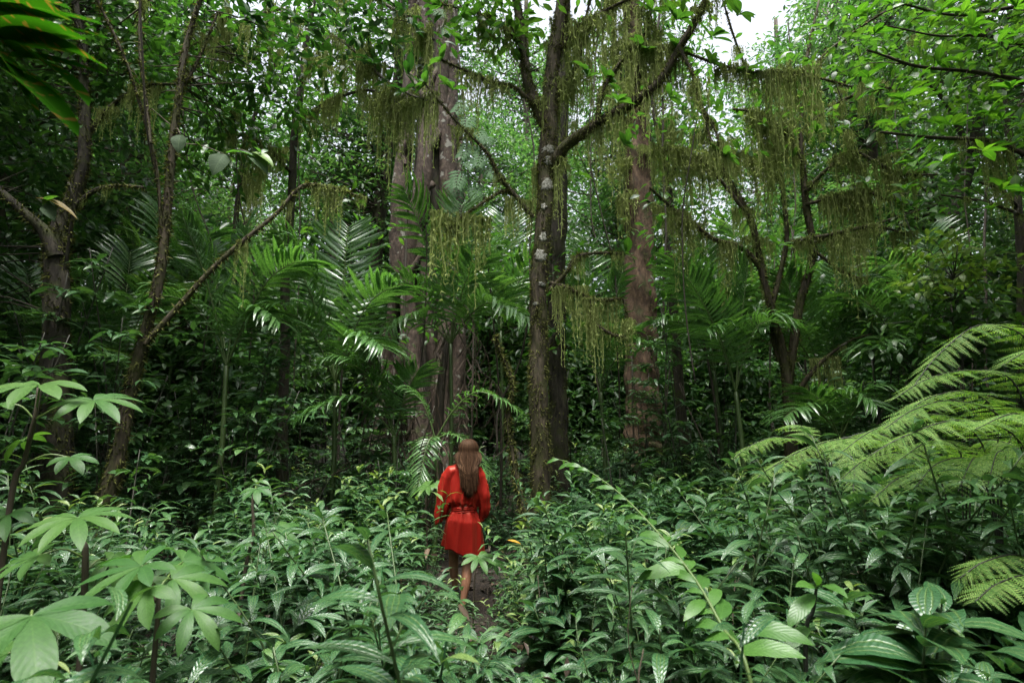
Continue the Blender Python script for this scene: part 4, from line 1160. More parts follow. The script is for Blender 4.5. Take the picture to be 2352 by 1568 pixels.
# ------------------------------------------------------------------ lobed palmate plants (left foreground)
def palmate_mesh(seed, lobes, spread, W=.27, droop=.45):
    r = np.random.default_rng(seed)
    b = MB()
    for k in range(lobes):
        f = (k / (lobes - 1) - .5) * 2
        a = f * math.radians(spread)
        L = (1 - .38 * abs(f) ** 1.6) * (.93 + .14 * r.random())
        t = leaf_tpl(L, W * (1 - .2 * abs(f)), 9, .16, droop * (.8 + .5 * r.random()), .60, .85, wave=.018, nx=2, twist=.15 * r.normal())
        d = np.array([[math.sin(a), math.cos(a), .06]])
        b.inst(t, np.array([[0, 0, .0015 * k]]), frames(d, np.array([[0, 0, 1.0]])), [1.0], [.3 + .5 * r.random()])
    n = 4 * lobes                                         # web that joins the lobes at the base
    a = np.linspace(-math.radians(spread) * 1.03, math.radians(spread) * 1.03, n)
    rr = .17 + .05 * np.cos(np.linspace(0, 2 * math.pi * (lobes - 1), n))
    V = np.vstack([[[0, 0, -.002]], np.stack([np.sin(a) * rr, np.cos(a) * rr, .012 - .03 * rr], -1)])
    i = np.arange(1, n)
    b.add(V, np.stack([np.zeros(n - 1, int), i + 1, i], -1), np.tile([[.5, .3]], (n + 1, 1)), .5)
    return b.mesh('lobed_leaf', MATS['palmate'])
PALMATE = [palmate_mesh(1, 7, 118), palmate_mesh(2, 9, 135, .23), palmate_mesh(3, 7, 125, .25, .7), palmate_mesh(4, 5, 85, .32, .5), palmate_mesh(5, 8, 130, .24, .3)]
def lobed_plant(label, base_uv, Y, stem_uv, leaves, rad=.014):
    """leaves: (u, v, Y, L, heading deg in plan (0 = to the right, -90 = to the camera), kind, tilt)"""
    s = [P(u, v, y) for u, v, y in stem_uv]
    bx, by = P(base_uv[0], base_uv[1], Y)[:2]
    base = np.array([bx, by, float(ground_z(bx, by))])
    th = tag(empty('lobed_leaf_plant', base), label, 'plant', 'plants with large lobed leaves')
    b = MB(); sp = spline([base - [0, 0, .05]] + s, 24)
    tube(b, sp, np.linspace(rad, rad * .6, 24), 8, .12, tint=.7); b.build('stem', MATS['aerial'], th)
    for (u, v, y, L, hd, kind, tilt) in leaves:
        p = P(u, v, y)
        j = np.argmin(np.linalg.norm(sp - p, axis=1) + .4 * np.abs(sp[:, 2] - p[2] + .1) + (sp[:, 2] > p[2] + .05))
        pet = MB(); tube(pet, spline([sp[j], (sp[j] + p) / 2 + [0, 0, .03], p], 8), np.linspace(.005, .0035, 8), 5, tint=.8)
        h = math.radians(hd)
        d = np.array([math.cos(h), math.sin(h), -tilt])
        n = np.array([math.cos(h) * tilt, math.sin(h) * tilt, 1.0]) + np.array([0, -.35, 0])
        lf = child('lobed_leaf', PALMATE[kind], th, m4(p - base, frames(d, n), L))
        pt = pet.build('petiole', MATS['stem_green'], th)
        pt.parent = lf
        pt.matrix_parent_inverse = lf.matrix_basis.inverted()
    return th
lobed_plant('tall lobed-leaf plant at the left edge with leaves on long stalks', (10, 1420), 2.7, [(20, 1180, 2.7), (55, 1060, 2.7), (80, 960, 2.65), (90, 890, 2.65)],
    [(92, 885, 2.5, .26, -75, 0, .35), (215, 920, 2.6, .24, -30, 1, .3), (160, 1050, 2.75, .15, -30, 3, .4), (10, 930, 2.6, .20, 200, 0, .4), (60, 1010, 2.7, .16, 170, 2, .6), (20, 1180, 2.7, .2, -100, 2, .6)])
lobed_plant('plant with one wide nine-fingered lobed leaf in the left foreground', (215, 1480), 2.5, [(195, 1330, 2.5), (185, 1240, 2.5), (178, 1200, 2.5)],
    [(178, 1190, 2.4, .245, -50, 1, .25), (90, 1275, 2.4, .2, 200, 0, .4), (250, 1290, 2.6, .18, 10, 2, .5)])
lobed_plant('low lobed-leaf plant with yellowish leaves beside the nine-fingered leaf', (360, 1568), 2.2, [(360, 1440, 2.2), (357, 1380, 2.2), (350, 1340, 2.2)],
    [(325, 1300, 2.15, .22, 215, 4, .35), (340, 1350, 2.1, .19, -110, 3, .9), (395, 1330, 2.3, .22, -10, 2, .4), (420, 1290, 2.5, .22, 20, 0, .35), (310, 1275, 2.35, .18, 120, 4, .2), (440, 1400, 2.2, .2, -25, 2, .5)], .010)
lobed_plant('big glossy lobed leaf at the bottom left corner', (60, 1640), 1.7, [(60, 1500, 1.7), (62, 1450, 1.7)],
    [(72, 1415, 1.55, .27, -45, 3, .45), (20, 1500, 1.6, .2, 190, 3, .5)], .009)
lobed_plant('slim lobed-leaf seedling with crooked stem left of the person', (545, 1420), 3.6, [(560, 1330, 3.6), (582, 1230, 3.6), (580, 1160, 3.6), (585, 1125, 3.6)],
    [(588, 1122, 3.5, .14, -60, 3, .5), (640, 1215, 3.5, .19, -20, 0, .45), (560, 1250, 3.6, .13, 200, 2, .5)], .012)
lobed_plant('lobed-leaf plant standing before the legs of the person', (1085, 1440), 4.7, [(1090, 1330, 4.7), (1098, 1290, 4.7)],
    [(1098, 1278, 4.6, .19, -60, 0, .5), (1130, 1290, 4.7, .15, -10, 3, .5)], .008)
lobed_plant('dark lobed-leaf plant to the left of the robe sleeve', (985, 1300), 6.3, [(980, 1180, 6.3), (985, 1125, 6.3)],
    [(985, 1115, 6.2, .25, 190, 0, .5), (1000, 1110, 6.3, .2, -60, 2, .5)], .010)

# ------------------------------------------------------------------ ferns (right)
def pinna_mesh():
    b = MB()
    n = 15
    t = leaf_tpl(1, .34, 2, 0, .2, .4, .8)
    y = np.linspace(.05, .95, n)
    for s in (-1, 1):
        d = np.stack([np.full(n, s * 1.0), np.full(n, .35), np.full(n, -.12)], -1)
        b.inst(t, np.stack([np.zeros(n), y, -.18 * y ** 2], -1), frames(d, np.tile([[0, 0, 1.0]], (n, 1))), .135 * (1.05 - y) ** .5, R.random(n))
    V, F, uv = leaf_tpl(1, .03, 4, 0, 0, .2, .5)
    V = V.copy(); V[:, 2] = -.18 * V[:, 1] ** 2 + .003
    b.add(V, F, uv, .2)
    return b.mesh('pinna', MATS['fern'])
PINNA = pinna_mesh()
def fern_frond(thing, pts, n=26, L=.2, bare=.35, r0=.007):
    L, n = L * 1.25, int(n * .9)
    org = np.array(thing.location)
    p = spline(pts, 30)
    b = MB(); tube(b, p, np.linspace(r0, .002, 30), 5, tint=.15)
    fr = b.build('frond', MATS['stem_dark'], thing)
    t = np.linspace(bare, .99, n)
    ev = lambda A: np.stack([np.interp(t, np.linspace(0, 1, 30), A[:, c]) for c in range(3)], -1)
    q, tn = ev(p), nrm(ev(nrm(np.gradient(p, axis=0))))
    lat = nrm(np.cross(tn, [0, 0, 1.0])); up = np.cross(lat, tn)
    f = (t - bare) / (1 - bare)
    ll = L * np.sin((.22 + .78 * f) * math.pi * .93) ** .8
    for s in (-1, 1):
        for k in range(n):
            d = nrm(lat[k] * s + tn[k] * (.3 + .5 * f[k]) + np.array([0, 0, -.18]) + R.normal(size=3) * .05)
            child('pinna', PINNA, fr, m4(q[k] - org, frames(d + R.normal(size=3) * .07, up[k] + R.normal(size=3) * .2), ll[k] * (.85 + .25 * R.random())))
def fern(label, u, v, Y, fronds):
    c = P(u, v, Y)
    base = np.array([c[0], c[1], float(ground_z(c[0], c[1]))])
    th = tag(empty('fern', base), label, 'fern', 'ferns on the right')
    for pts, n, L in fronds:
        fern_frond(th, [base] + [P(*q) for q in pts], n, L)
    return th
fern('big bright fern arching in from the right edge', 2400, 1420, 3.6,
     [([(2390, 1050, 3.6), (2370, 800, 3.5), (2260, 745, 3.4), (2160, 810, 3.3), (2085, 905, 3.2)], 30, .17), ([(2380, 1080, 3.5), (2330, 880, 3.4), (2230, 850, 3.3), (2130, 870, 3.2), (2055, 915, 3.1)], 28, .16),
      ([(2370, 1120, 3.5), (2300, 960, 3.3), (2190, 920, 3.2), (2100, 940, 3.1), (2030, 985, 3.0)], 28, .16), ([(2380, 1150, 3.3), (2330, 1000, 3.1), (2200, 965, 3.0), (2080, 1000, 2.9), (1990, 1050, 2.9)], 30, .17),
      ([(2420, 1020, 3.3), (2420, 840, 3.2), (2380, 800, 3.0), (2300, 840, 2.8)], 26, .17), ([(2420, 1150, 3.2), (2400, 980, 3.0), (2330, 950, 2.8), (2240, 985, 2.6)], 26, .18)])
fern('pale feathery fern spreading low in front of the right edge fern', 2200, 1380, 4.2,
     [([(2170, 1130, 4.1), (2080, 1030, 4.0), (1960, 1005, 3.9), (1850, 1030, 3.8), (1760, 1080, 3.7)], 30, .18), ([(2160, 1150, 4.1), (2100, 1050, 3.9), (2000, 1050, 3.7), (1920, 1110, 3.5)], 28, .18),
      ([(2210, 1120, 4.1), (2200, 1030, 3.9), (2140, 1010, 3.6), (2060, 1060, 3.4)], 28, .18), ([(2230, 1120, 4.1), (2260, 1020, 4.0), (2320, 1020, 3.8), (2400, 1080, 3.6)], 26, .18), ([(2220, 1150, 4.0), (2240, 1060, 3.7), (2230, 1060, 3.3), (2200, 1130, 3.0)], 26, .18)])
fern('tall feathery fern with many fronds between the two largest ferns', 2290, 1400, 4.0,
     [([(2280, 1120, 3.9), (2230, 985, 3.8), (2130, 950, 3.7), (2010, 985, 3.6), (1930, 1040, 3.5)], 30, .18), ([(2290, 1110, 3.9), (2290, 960, 3.8), (2230, 900, 3.6), (2130, 915, 3.5), (2050, 975, 3.4)], 30, .18), ([(2300, 1110, 3.9), (2350, 970, 3.8), (2420, 960, 3.6), (2480, 1010, 3.4)], 26, .18),
      ([(2280, 1140, 3.9), (2240, 1060, 3.7), (2160, 1060, 3.4), (2100, 1120, 3.2)], 28, .18), ([(2300, 1140, 3.9), (2310, 1050, 3.7), (2290, 1040, 3.3), (2270, 1110, 3.0)], 26, .18), ([(2275, 1150, 3.9), (2200, 1080, 3.8), (2080, 1090, 3.6), (2000, 1150, 3.5)], 28, .18)])
fern('small fern with fresh fronds near the base of the beard moss tree', 1900, 1220, 5.4,
     [([(1880, 1060, 5.3), (1800, 1005, 5.2), (1730, 1020, 5.1), (1670, 1065, 5.0)], 26, .17), ([(1880, 1080, 5.3), (1820, 1060, 5.1), (1760, 1080, 4.9), (1710, 1130, 4.8)], 24, .17), ([(1905, 1060, 5.3), (1930, 1020, 5.1), (1960, 1060, 4.8), (1960, 1130, 4.6)], 24, .17),
      ([(1895, 1060, 5.4), (1860, 1000, 5.5), (1830, 975, 5.7), (1780, 985, 5.9)], 24, .16), ([(1910, 1060, 5.4), (1960, 1000, 5.4), (2030, 1000, 5.3), (2090, 1050, 5.2)], 24, .17)])
fern('dull shaded fern frond low at the right edge', 2420, 1480, 3.1,
     [([(2400, 1330, 3.0), (2340, 1275, 2.9), (2260, 1290, 2.8), (2200, 1330, 2.8)], 24, .14), ([(2400, 1350, 3.0), (2360, 1320, 2.8), (2290, 1340, 2.7), (2240, 1380, 2.6)], 24, .14)])

# ------------------------------------------------------------------ arching bright plant (right foreground)
gb = P(1760, 1568, 2.1); gbase = np.array([gb[0] + .03, gb[1], float(ground_z(gb[0], gb[1]))])
gp = tag(empty('arching_plant', gbase), 'long arching stem with wavy bright green leaves crossing the right foreground', 'plant')
gpath = spline([gbase, P(1725, 1568, 2.1), P(1660, 1440, 2.3), P(1590, 1320, 2.55), P(1500, 1210, 2.85), P(1420, 1130, 3.15), P(1340, 1075, 3.4), P(1268, 1050, 3.6)], 60)
b = MB(); tube(b, gpath, np.linspace(.008, .0025, 60), 7, tint=.5); b.build('stem', MATS['stem_green'], gp)
GL = []
for dr, W in ((.7, .30), (1.0, .26), (.4, .33)):
    b = MB(); b.add(*leaf_tpl(1, W, 10, .12, dr, .5, .75, wave=.035, nx=2), tint=.6); GL.append(b.mesh('leaf', MATS['ginger']))
ng = 34
for k in range(ng):
    f = .24 + .75 * k / (ng - 1)
    p = gpath[int(f * 59)]
    tn = nrm(gpath[min(59, int(f * 59) + 1)] - gpath[int(f * 59) - 1])
    s = 1 if k % 2 else -1
    lat = nrm(np.cross(tn, [0, 0, 1.0])) * s
    L = np.interp(f, [.2, .45, .8, 1], [.19, .155, .125, .09]) * (.8 + .4 * R.random())
    d = nrm(lat * (.42 + .2 * R.random()) + tn * .8 + np.array([0, 0, -.16 + .15 * R.normal()]))
    child('leaf', GL[R.integers(0, 3)], gp, m4(p - gbase, frames(d, np.array([.1, -.45, .9]) + lat * .35 + R.normal(size=3) * .25), L))
for u0, v0, u1, v1, y0, y1, L in ((1600, 1310, 1440, 1330, 2.6, 2.6, .27), (1620, 1380, 1570, 1440, 2.45, 2.3, .17), (1690, 1500, 1780, 1520, 2.2, 2.1, .24), (1700, 1450, 1790, 1480, 2.3, 2.2, .26)):
    a_, c_ = P(u0, v0, y0), P(u1, v1, y1)
    child('leaf', GL[0], gp, m4(a_ - gbase, frames(c_ - a_ + [0, 0, .05], np.array([0, -.6, .8])), L))
# second ribbed plant right of it
hb_ = P(1830, 1560, 2.3); hbase = np.array([hb_[0], hb_[1], float(ground_z(hb_[0], hb_[1]))])
hp = tag(empty('ribbed_leaf_plant', hbase), 'plant with broad ribbed drooping leaves right of the arching stem', 'plant')
hs_ = spline([hbase, P(1850, 1500, 2.3), P(1868, 1400, 2.3), P(1876, 1345, 2.3)], 20)
b = MB(); tube(b, hs_, np.linspace(.010, .005, 20), 7, tint=.1); b.build('stem', MATS['stem_dark'], hp)
for u0, v0, u1, v1, L in ((1876, 1350, 1800, 1360, .14), (1872, 1365, 1790, 1480, .20), (1874, 1350, 1940, 1380, .17), (1876, 1345, 1880, 1300, .11), (1870, 1400, 1960, 1440, .17), (1860, 1440, 1780, 1540, .17)):
    a_, c_ = P(u0, v0, 2.3), P(u1, v1, 2.15)
    child('leaf', GL[R.integers(0, 3)], hp, m4(a_ - hbase, frames(c_ - a_ + [0, 0, .06], np.array([0, -.5, .9])), L))

# ------------------------------------------------------------------ undergrowth herbs
HLT = [leaf_tpl(1, .235, 7, .22, dr, pk, 1.05, wave=.012, twist=tw) for dr, pk, tw in ((.7, .42, .1), (1.1, .45, -.2), (.4, .40, .15), (.9, .38, .3))]
HLF = [leaf_tpl(1, .23, 3, .22, dr, .42, 1.0) for dr in (.7, 1.1, .4, .9)]
HLT += [leaf_tpl(1, .46, 6, .15, dr, .45, .85, wave=.02, twist=.1) for dr in (.5, .9)]
HLF += [leaf_tpl(1, .46, 3, .15, dr, .45, .85) for dr in (.5, .9)]
HLM = []
for t in HLT:
    b = MB(); b.add(*t, tint=.5); HLM.append(b.mesh('leaf', MATS['herb']))
def herb_variant(seed, broad=False):
    r = np.random.default_rng(seed)
    h = (.58 + .42 * r.random()) * (.8 if broad else 1)
    a = r.random() * 6.28
    ln = h * (.15 + .35 * r.random())
    st = spline([[0, 0, -.05], [ln * .25 * math.cos(a), ln * .25 * math.sin(a), h * .55], [ln * math.cos(a), ln * math.sin(a), h]], 9)
    pos, rot, sc, ti, kd = [], [], [], [], []
    m = int(r.integers(17, 23))
    pl = r.random() * 6.28
    for k in range(m):
        t = .30 + .70 * (k / (m - 1)) ** .8
        p = np.array([np.interp(t, np.linspace(0, 1, 9), st[:, c]) for c in range(3)])
        b = pl + (k % 2) * math.pi + r.normal() * .55 + (k * .35 if t > .8 else 0)
        d = np.array([math.cos(b), math.sin(b), .35 - .3 * r.random() + .35 * (t > .93)])
        pos.append(p); rot.append(frames(d, np.array([.2 * r.normal(), .2 * r.normal(), 1.0])))
        L = (.13 + .09 * r.random()) * (1 - .35 * max(0, t - .85) / .15)
        sc.append(L); ti.append(np.clip(.3 + .25 * r.random() + (.35 if t > .93 else 0), 0, 1)); kd.append(int(r.integers(0, 4)))
    if broad: sc = [q * 1.15 for q in sc]; kd = [4 + q % 2 for q in kd]; ti = [q * .45 for q in ti]
    return st, np.array(pos), np.array(rot), np.array(sc), np.array(ti), np.array(kd)
HV = [herb_variant(s) for s in range(101, 110)] + [herb_variant(s, True) for s in (121, 122, 123)]
HSTEM, HJOIN = [], []
for st, pos, rot, sc, ti, kd in HV:
    b = MB(); tube(b, st, np.linspace(.005, .0025, 9), 5, tint=.25); HSTEM.append(b.mesh('stem', MATS['stem_green']))
    b = MB()
    for k in range(6):
        q = kd == k
        b.inst(HLT[k], pos[q], rot[q], sc[q], ti[q])
    HJOIN.append(b.mesh('foliage', MATS['herb']))
PATH = np.array([[.10, 1.0], [.06, 2.6], [-.02, 3.8], [-.22, 5.0], [-.42, 5.9], [-.35, 6.6], [.05, 7.6], [.2, 9]])
def path_dist(x, y):
    px = np.interp(y, PATH[:, 1], PATH[:, 0])
    return abs(x - px)
rb = np.random.default_rng(79)
herbs = []
HP = np.array([1.0] * 9 + [.5] * 3); HP /= HP.sum()
y = 1.35
while y < 19:
    w = .93 * y + .55
    step = .135 + .006 * y + .05 * max(0, y - 9)
    x = -w + rb.random() * .2
    while x < w:
        xx, yy = x + rb.normal() * .06, y + rb.normal() * .07
        pd = path_dist(xx, yy)
        gap = .03 if yy < 4.6 else .10
        sc = .62 + .62 * rb.random()
        dens = 1.0
        if yy > 10: sc *= 1.35
        if yy > 8.2 and xx < 1.0: dens = .8; sc *= .85
        if xx < -2.4 and yy > 4.6: dens = .5; sc *= .85
        if pd < gap + .22: sc *= .8
        if 1.9 < xx < 4.2 and 2.8 < yy < 5.2: sc *= 1.25
        if 5.4 < yy < 6.5 and abs(xx + .5) < .22: x += step; continue
        if 5.2 < yy < 6.8 and abs(xx + .35) < .45: sc *= .5; gap = .0
        if 3.3 < yy < 5.5 and abs(xx - (-.47 * yy / 5.86)) < .36: sc *= .52 + .1 * (5.5 - yy)
        if -1.3 < xx < .35 and 6.3 < yy < 8.5: dens *= .5; sc *= .6
        if pd > gap and rb.random() < dens and (xx - .36) ** 2 + (yy - 7.5) ** 2 > .07:
            herbs.append((xx, yy, rb.random() * 6.28, sc * (.7 + .5 * math.sin(xx * 1.9 + 1.1 * yy) ** 2 * (.6 + .4 * math.sin(yy * 3.1 - xx) ** 2) + .12 * rb.random()), int(rb.choice(12, p=HP)) if math.sin(xx * 1.9 + 2) * math.sin(yy * 2.3) < .45 else int(rb.integers(9, 12))))
        x += step * (.75 + .5 * rb.random())
    y += step * .92
def hscore(h):
    u, v = proj((h[0], h[1], .7 * h[3]))
    return (h[3] / h[1]) if (-40 < u < 2390 and v < 1640) else 0
herbs.sort(key=hscore, reverse=True)
def where_herb(x, y):
    u, v = proj((x, y, .6))
    side = 'left of the trail' if x < np.interp(y, PATH[:, 1], PATH[:, 0]) else 'right of the trail'
    if y < 2.6: d = 'along the bottom edge,'
    elif y < 3.6: d = 'in the foreground below the person,'
    else: d = 'level with the person,'
    if u < 420: side = 'among the lobed leaves at the left'
    elif u > 2000: side = 'below the ferns at the right'
    elif u > 1560: side = 'around the arching stem'
    return d + ' ' + side
for k, (x, y, rz, sc, i) in enumerate(herbs[:300]):
    th = empty('undergrowth_herb', (x, y, float(ground_z(x, y))), rz, sc)
    tag(th, 'glossy narrow-leaved herb ' + where_herb(x, y), 'herb', 'glossy herbs of the undergrowth')
    child('stem', HSTEM[i], th)
    if k < 110:
        st, pos, rot, s_, ti, kd = HV[i]
        for q in range(len(pos)):
            child('leaf', HLM[kd[q]], th, m4(pos[q], rot[q], s_[q]))
    else:
        child('foliage', HJOIN[i], th)
ub = MB()
rest = herbs[300:]
for i in range(12):
    st, pos, rot, s_, ti, kd = HV[i]
    for far in (0, 1):
        sel = [h for h in rest if h[4] == i and (h[1] > 4.5) == bool(far)]
        if not sel: continue
        X = np.array([[h[0], h[1], ground_z(h[0], h[1])] for h in sel]); A = np.array([h[2] for h in sel]); S = np.array([h[3] for h in sel])
        PT = .28 * np.sin(X[:, 0] * 1.3 + 4) * np.sin(X[:, 1] * 1.1) + .12 * R.normal(size=len(sel))
        c, s = np.cos(A), np.sin(A)
        Z = np.zeros((len(sel), 3, 3)); Z[:, 0, 0] = c; Z[:, 0, 1] = -s; Z[:, 1, 0] = s; Z[:, 1, 1] = c; Z[:, 2, 2] = 1
        for q in range(len(pos)):
            wp = np.einsum('nij,j->ni', Z, pos[q]) * S[:, None] + X
            wr = np.einsum('nij,jk->nik', Z, rot[q])
            ub.inst(HLF[kd[q]] if far else HLT[kd[q]], wp, wr, S * s_[q], np.clip(ti[q] + PT + .2 * (R.random(len(sel)) - .5), 0, 1))
        sb = np.array([[-.003, 0, 0], [.003, 0, 0], [.003, 0, 1], [-.003, 0, 1]])
        top = st[-1]
        stpl = (np.array([[-.004, 0, -.05], [.004, 0, -.05], [top[0] + .003, top[1], top[2]], [top[0] - .003, top[1], top[2]]]), np.array([[0, 1, 2, 3]]), np.zeros((4, 2)))
        ub.inst(stpl, X, Z, S, np.full(len(sel), .1))
tag(ub.build('undergrowth', MATS['herb']), 'dense mass of narrow glossy leaves covering the forest floor further back', 'undergrowth', kind='stuff')

STK = [('leaning brown dead stick rising from the herbs below the arching stem', (1500, 1560, 2.3), (1478, 1490, 2.35), .006), ('broken brown twig among the herbs right of the arching stem', (1660, 1330, 3.6), (1700, 1270, 3.7), .006),
       ('thin dead stem sloping through the herbs left of the trail', (620, 1500, 2.9), (700, 1400, 3.3), .005), ('pale dead twig lying on the herbs near the right edge', (2100, 1420, 3.0), (2200, 1390, 3.2), .005),
       ('dark fallen branch half sunk in the herbs under the ferns', (1930, 1330, 4.0), (2120, 1260, 4.6), .013), ('crooked dead twig poking up beside the trail', (1215, 1400, 3.6), (1235, 1320, 3.7), .005),
       ('fallen branch leaning across the shade left of the person', (640, 1140, 7.2), (800, 1060, 8.0), .02), ('dead branch leaning against the slender dark trunk', (1640, 1080, 9.4), (1560, 880, 10.3), .018)]
for lb_, a_, c_, r_ in STK:
    a_, c_ = P(*a_), P(*c_)
    a_ = np.array([a_[0], a_[1], float(ground_z(a_[0], a_[1]))]) if r_ < .01 else a_
    o = empty('dead_branch', a_); tag(o, lb_, 'branch', 'dead branches and sticks')
    b = MB(); pts = spline([a_, a_ * .6 + c_ * .4 + R.normal(size=3) * .03, a_ * .25 + c_ * .75 + R.normal(size=3) * .03, c_], 14)
    tube(b, pts, np.linspace(r_, r_ * .45, 14), 6, .2, tint=.8)
    tube(b, spline([pts[9], pts[9] + (c_ - a_) * .12 + R.normal(size=3) * .05, pts[9] + (c_ - a_) * .2 + R.normal(size=3) * .1], 6), np.linspace(r_ * .5, r_ * .2, 6), 5, tint=.8)
    b.build('stick', MATS['aerial'], o)
bl_ = MB()
n = 420
y = 2 + 7 * R.random(n); x = (R.random(n) - .5) * 1.8 * y
bl_.inst(kite_tpl(1, .4, .3), np.stack([x, y, ground_z(x, y) + .25 + .45 * R.random(n)], -1), frames(R.normal(size=(n, 3)) + [0, 0, -.8], R.normal(size=(n, 3)) + [0, 0, .6]), .06 + .08 * R.random(n), R.random(n))
tag(bl_.build('withered_leaves', MATS['litter']), 'scattered withered brown leaves caught among the green herbs', 'leaf litter', kind='stuff')

# ------------------------------------------------------------------ lianas and aerial roots
def liana(label, rows, Y, Y1=None, mossy=0):
    p, r = trace(rows, Y, Y1, wob=.015)
    base = p[-1].copy() if p[-1][2] < p[0][2] else p[0].copy()
    th = tag(empty('liana', base), label, 'liana', 'lianas and aerial roots')
    b = MB(); tube(b, p, r, 6, .15, tint=.4); b.build('vine', MATS['aerial'], th)
    if mossy:
        f = MB(); moss_fuzz(f, p, r, mossy, .05); tag(f.build('bark_moss', MATS['trunk_moss'], th), kind='stuff')
    return th
liana('mossy aerial root hanging down left of the strangler fig', [(768, 430, 13), (764, 520, 18), (762, 655, 14), (757, 760, 6), (752, 850, 5)], 8.6, 8.6, 900)
liana('pale thin liana hanging at the top left', [(318, -60, 5), (328, 120, 5), (332, 280, 5), (350, 380, 4)], 5.0, 5.6)
liana('thin root hanging beside the slender trunk right of centre', [(1518, 60, 5), (1522, 300, 6), (1528, 560, 6), (1520, 800, 5)], 10, 10, 300)
liana('yellowish crooked root behind the person', [(1240, 560, 4), (1200, 800, 5), (1150, 930, 6), (1140, 1040, 6)], 8.8, 8.4)
liana('thin dark liana at the far right between trunk and leaves', [(2265, 430, 6), (2262, 700, 7), (2275, 1000, 7)], 9.5, 9.5)
liana('thin dark liana in front of the fig trunk', [(935, 430, 5), (930, 700, 6), (940, 1000, 7)], 12, 12)

rl = np.random.default_rng(91)
for k in range(12):
    u = 60 + 2260 * (k + rl.random()) / 12
    Yl = 6.8 + 4.5 * rl.random()
    v0, v1 = -60 + 420 * rl.random(), 700 + 300 * rl.random()
    du = rl.normal() * 60
    rows = [(u, v0, 3), (u + du * .4 + 25 * rl.normal(), v0 * .6 + v1 * .4, 3.5), (u + du * .8 + 25 * rl.normal(), v0 * .3 + v1 * .7, 3.5), (u + du, v1 + 120, 4)]
    liana(('thin dark liana ' if k % 2 else 'thin brown aerial root ') + ('swaying ' if abs(du) > 50 else 'hanging straight ') + where_far(u).replace('behind', 'before').replace('seen ', ''), rows, Yl, Yl, 0 if k % 3 else 200)

# saplings: thin poles in the mid shade
def sapling_proto(seed):
    global R
    keep, R = R, np.random.default_rng(seed)
    th = empty('sapling')
    H = 3.6 + 1.6 * R.random()
    p = spline([[0, 0, -.1], [.1 * R.normal(), .1 * R.normal(), H * .4], [.2 * R.normal(), .2 * R.normal(), H]], 16)
    b = MB(); tube(b, p, np.linspace(.03, .01, 16), 6, .1, tint=.4); b.build('trunk', MATS['aerial'], th)
    c = blob_points([(p[-1], .7, .7, .5), (p[-4], .6, .6, .4)], 14)
    f = MB(); twigs_to(f, p[9:], c, .008, tint=0); scatter_leaves(f, ELLI, c, .28, 9, (.14, .2), tint=(.0, .8)); f.build('foliage', MATS['canopy'], th)
    R = keep
    return th
SAP = [sapling_proto(s) for s in (41, 42, 43)]
rb = np.random.default_rng(80)
spots = []
for k in range(34):
    y = 8.6 + 7 * rb.random()
    x = (rb.random() - .5) * 1.75 * y
    if y < 9.5 and -1.2 < x < 1.4: continue
    spots.append((x, y, rb.random() * 6.28, .7 + .5 * rb.random(), k % 3))
place_copies(SAP, spots, lambda x, y, i: ['thin straight pole sapling', 'thin wavering pole sapling', 'thin short pole sapling'][i] + ' ' + where_shrub(x, y), 'thin saplings in the shade', 'sapling')

# ------------------------------------------------------------------ single odd leaves
def odd_leaf(name, label, u0, v0, u1, v1, Y0, Y1, mat, W=.4, n=(0, -.6, .8), droop=.4):
    a, c = P(u0, v0, Y0), P(u1, v1, Y1)
    L = np.linalg.norm(c - a)
    b = MB(); b.add(*leaf_tpl(1, W, 8, .15, droop, .5, .8, wave=.015, nx=2), tint=.5)
    o = bpy.data.objects.new(name, b.mesh(name, MATS[mat]))
    COL.objects.link(o)
    o.matrix_world = m4(a, frames(c - a, np.array(n)), L)
    tag(o, label, 'leaf')
odd_leaf('fallen_leaf', 'fallen yellow leaf lying on the herbs right of the person', 1165, 1240, 1198, 1244, 5.1, 5.08, 'yellow_leaf', .3, (0, -.3, 1))
def tree_leaf(thing, u0, v0, u1, v1, Y0, Y1, mat, W=.4, n=(0, -.6, .8), twig=None):
    org = np.array(thing.location)
    a, c = P(u0, v0, Y0), P(u1, v1, Y1)
    b = MB(); b.add(*leaf_tpl(1, W, 9, .25, .5, .42, .85, wave=.02, nx=2, twist=.3), tint=.5)
    child('leaf', b.mesh('leaf', MATS[mat]), thing, m4(a - org, frames(c - a, np.array(n)), np.linalg.norm(c - a)))
    if twig is not None:
        b = MB(); tube(b, spline([P(*twig), (P(*twig) + a) / 2 + [0, 0, .05], a], 8), np.linspace(.009, .004, 8), 5, tint=.9)
        b.build('twig', MATS['aerial'], thing)
tree_leaf(T7, 82, 455, 180, 478, 6.0, 5.9, 'litter_yellow', .2, (0, -.5, 1.0), (135, 520, 6.4))
tree_leaf(T7, 100, 470, 130, 440, 6.0, 5.9, 'canopy', .4, (0, -.5, 1.0))
tree_leaf(T7, 105, 470, 120, 500, 6.0, 5.9, 'pale_leaf', .5, (0, -.8, .6))
tree_leaf(T8, 518, 355, 484, 392, 6.3, 6.1, 'pale_leaf', .62, (.2, -.9, .5), (396, 330, 6.2))
tree_leaf(T8, 520, 352, 585, 345, 6.3, 6.2, 'canopy', .45, (.1, -.6, .8))
tree_leaf(T8, 575, 352, 614, 390, 6.3, 6.2, 'pale_leaf', .42, (.1, -.8, .5), (520, 352, 6.3))
whorl(T8, P(600, 352, 6.3), (.6, -.3, .3), 5, .14)
whorl(T8, P(470, 345, 6.3), (.3, -.3, .4), 5, .14)
tree_leaf(T8, 580, 350, 630, 370, 6.3, 6.2, 'young_leaf', .42, (.1, -.6, .8))
tree_leaf(T8, 415, 310, 405, 345, 6.0, 5.9, 'pale_leaf', .6, (.1, -.8, .5), (398, 300, 6.1))
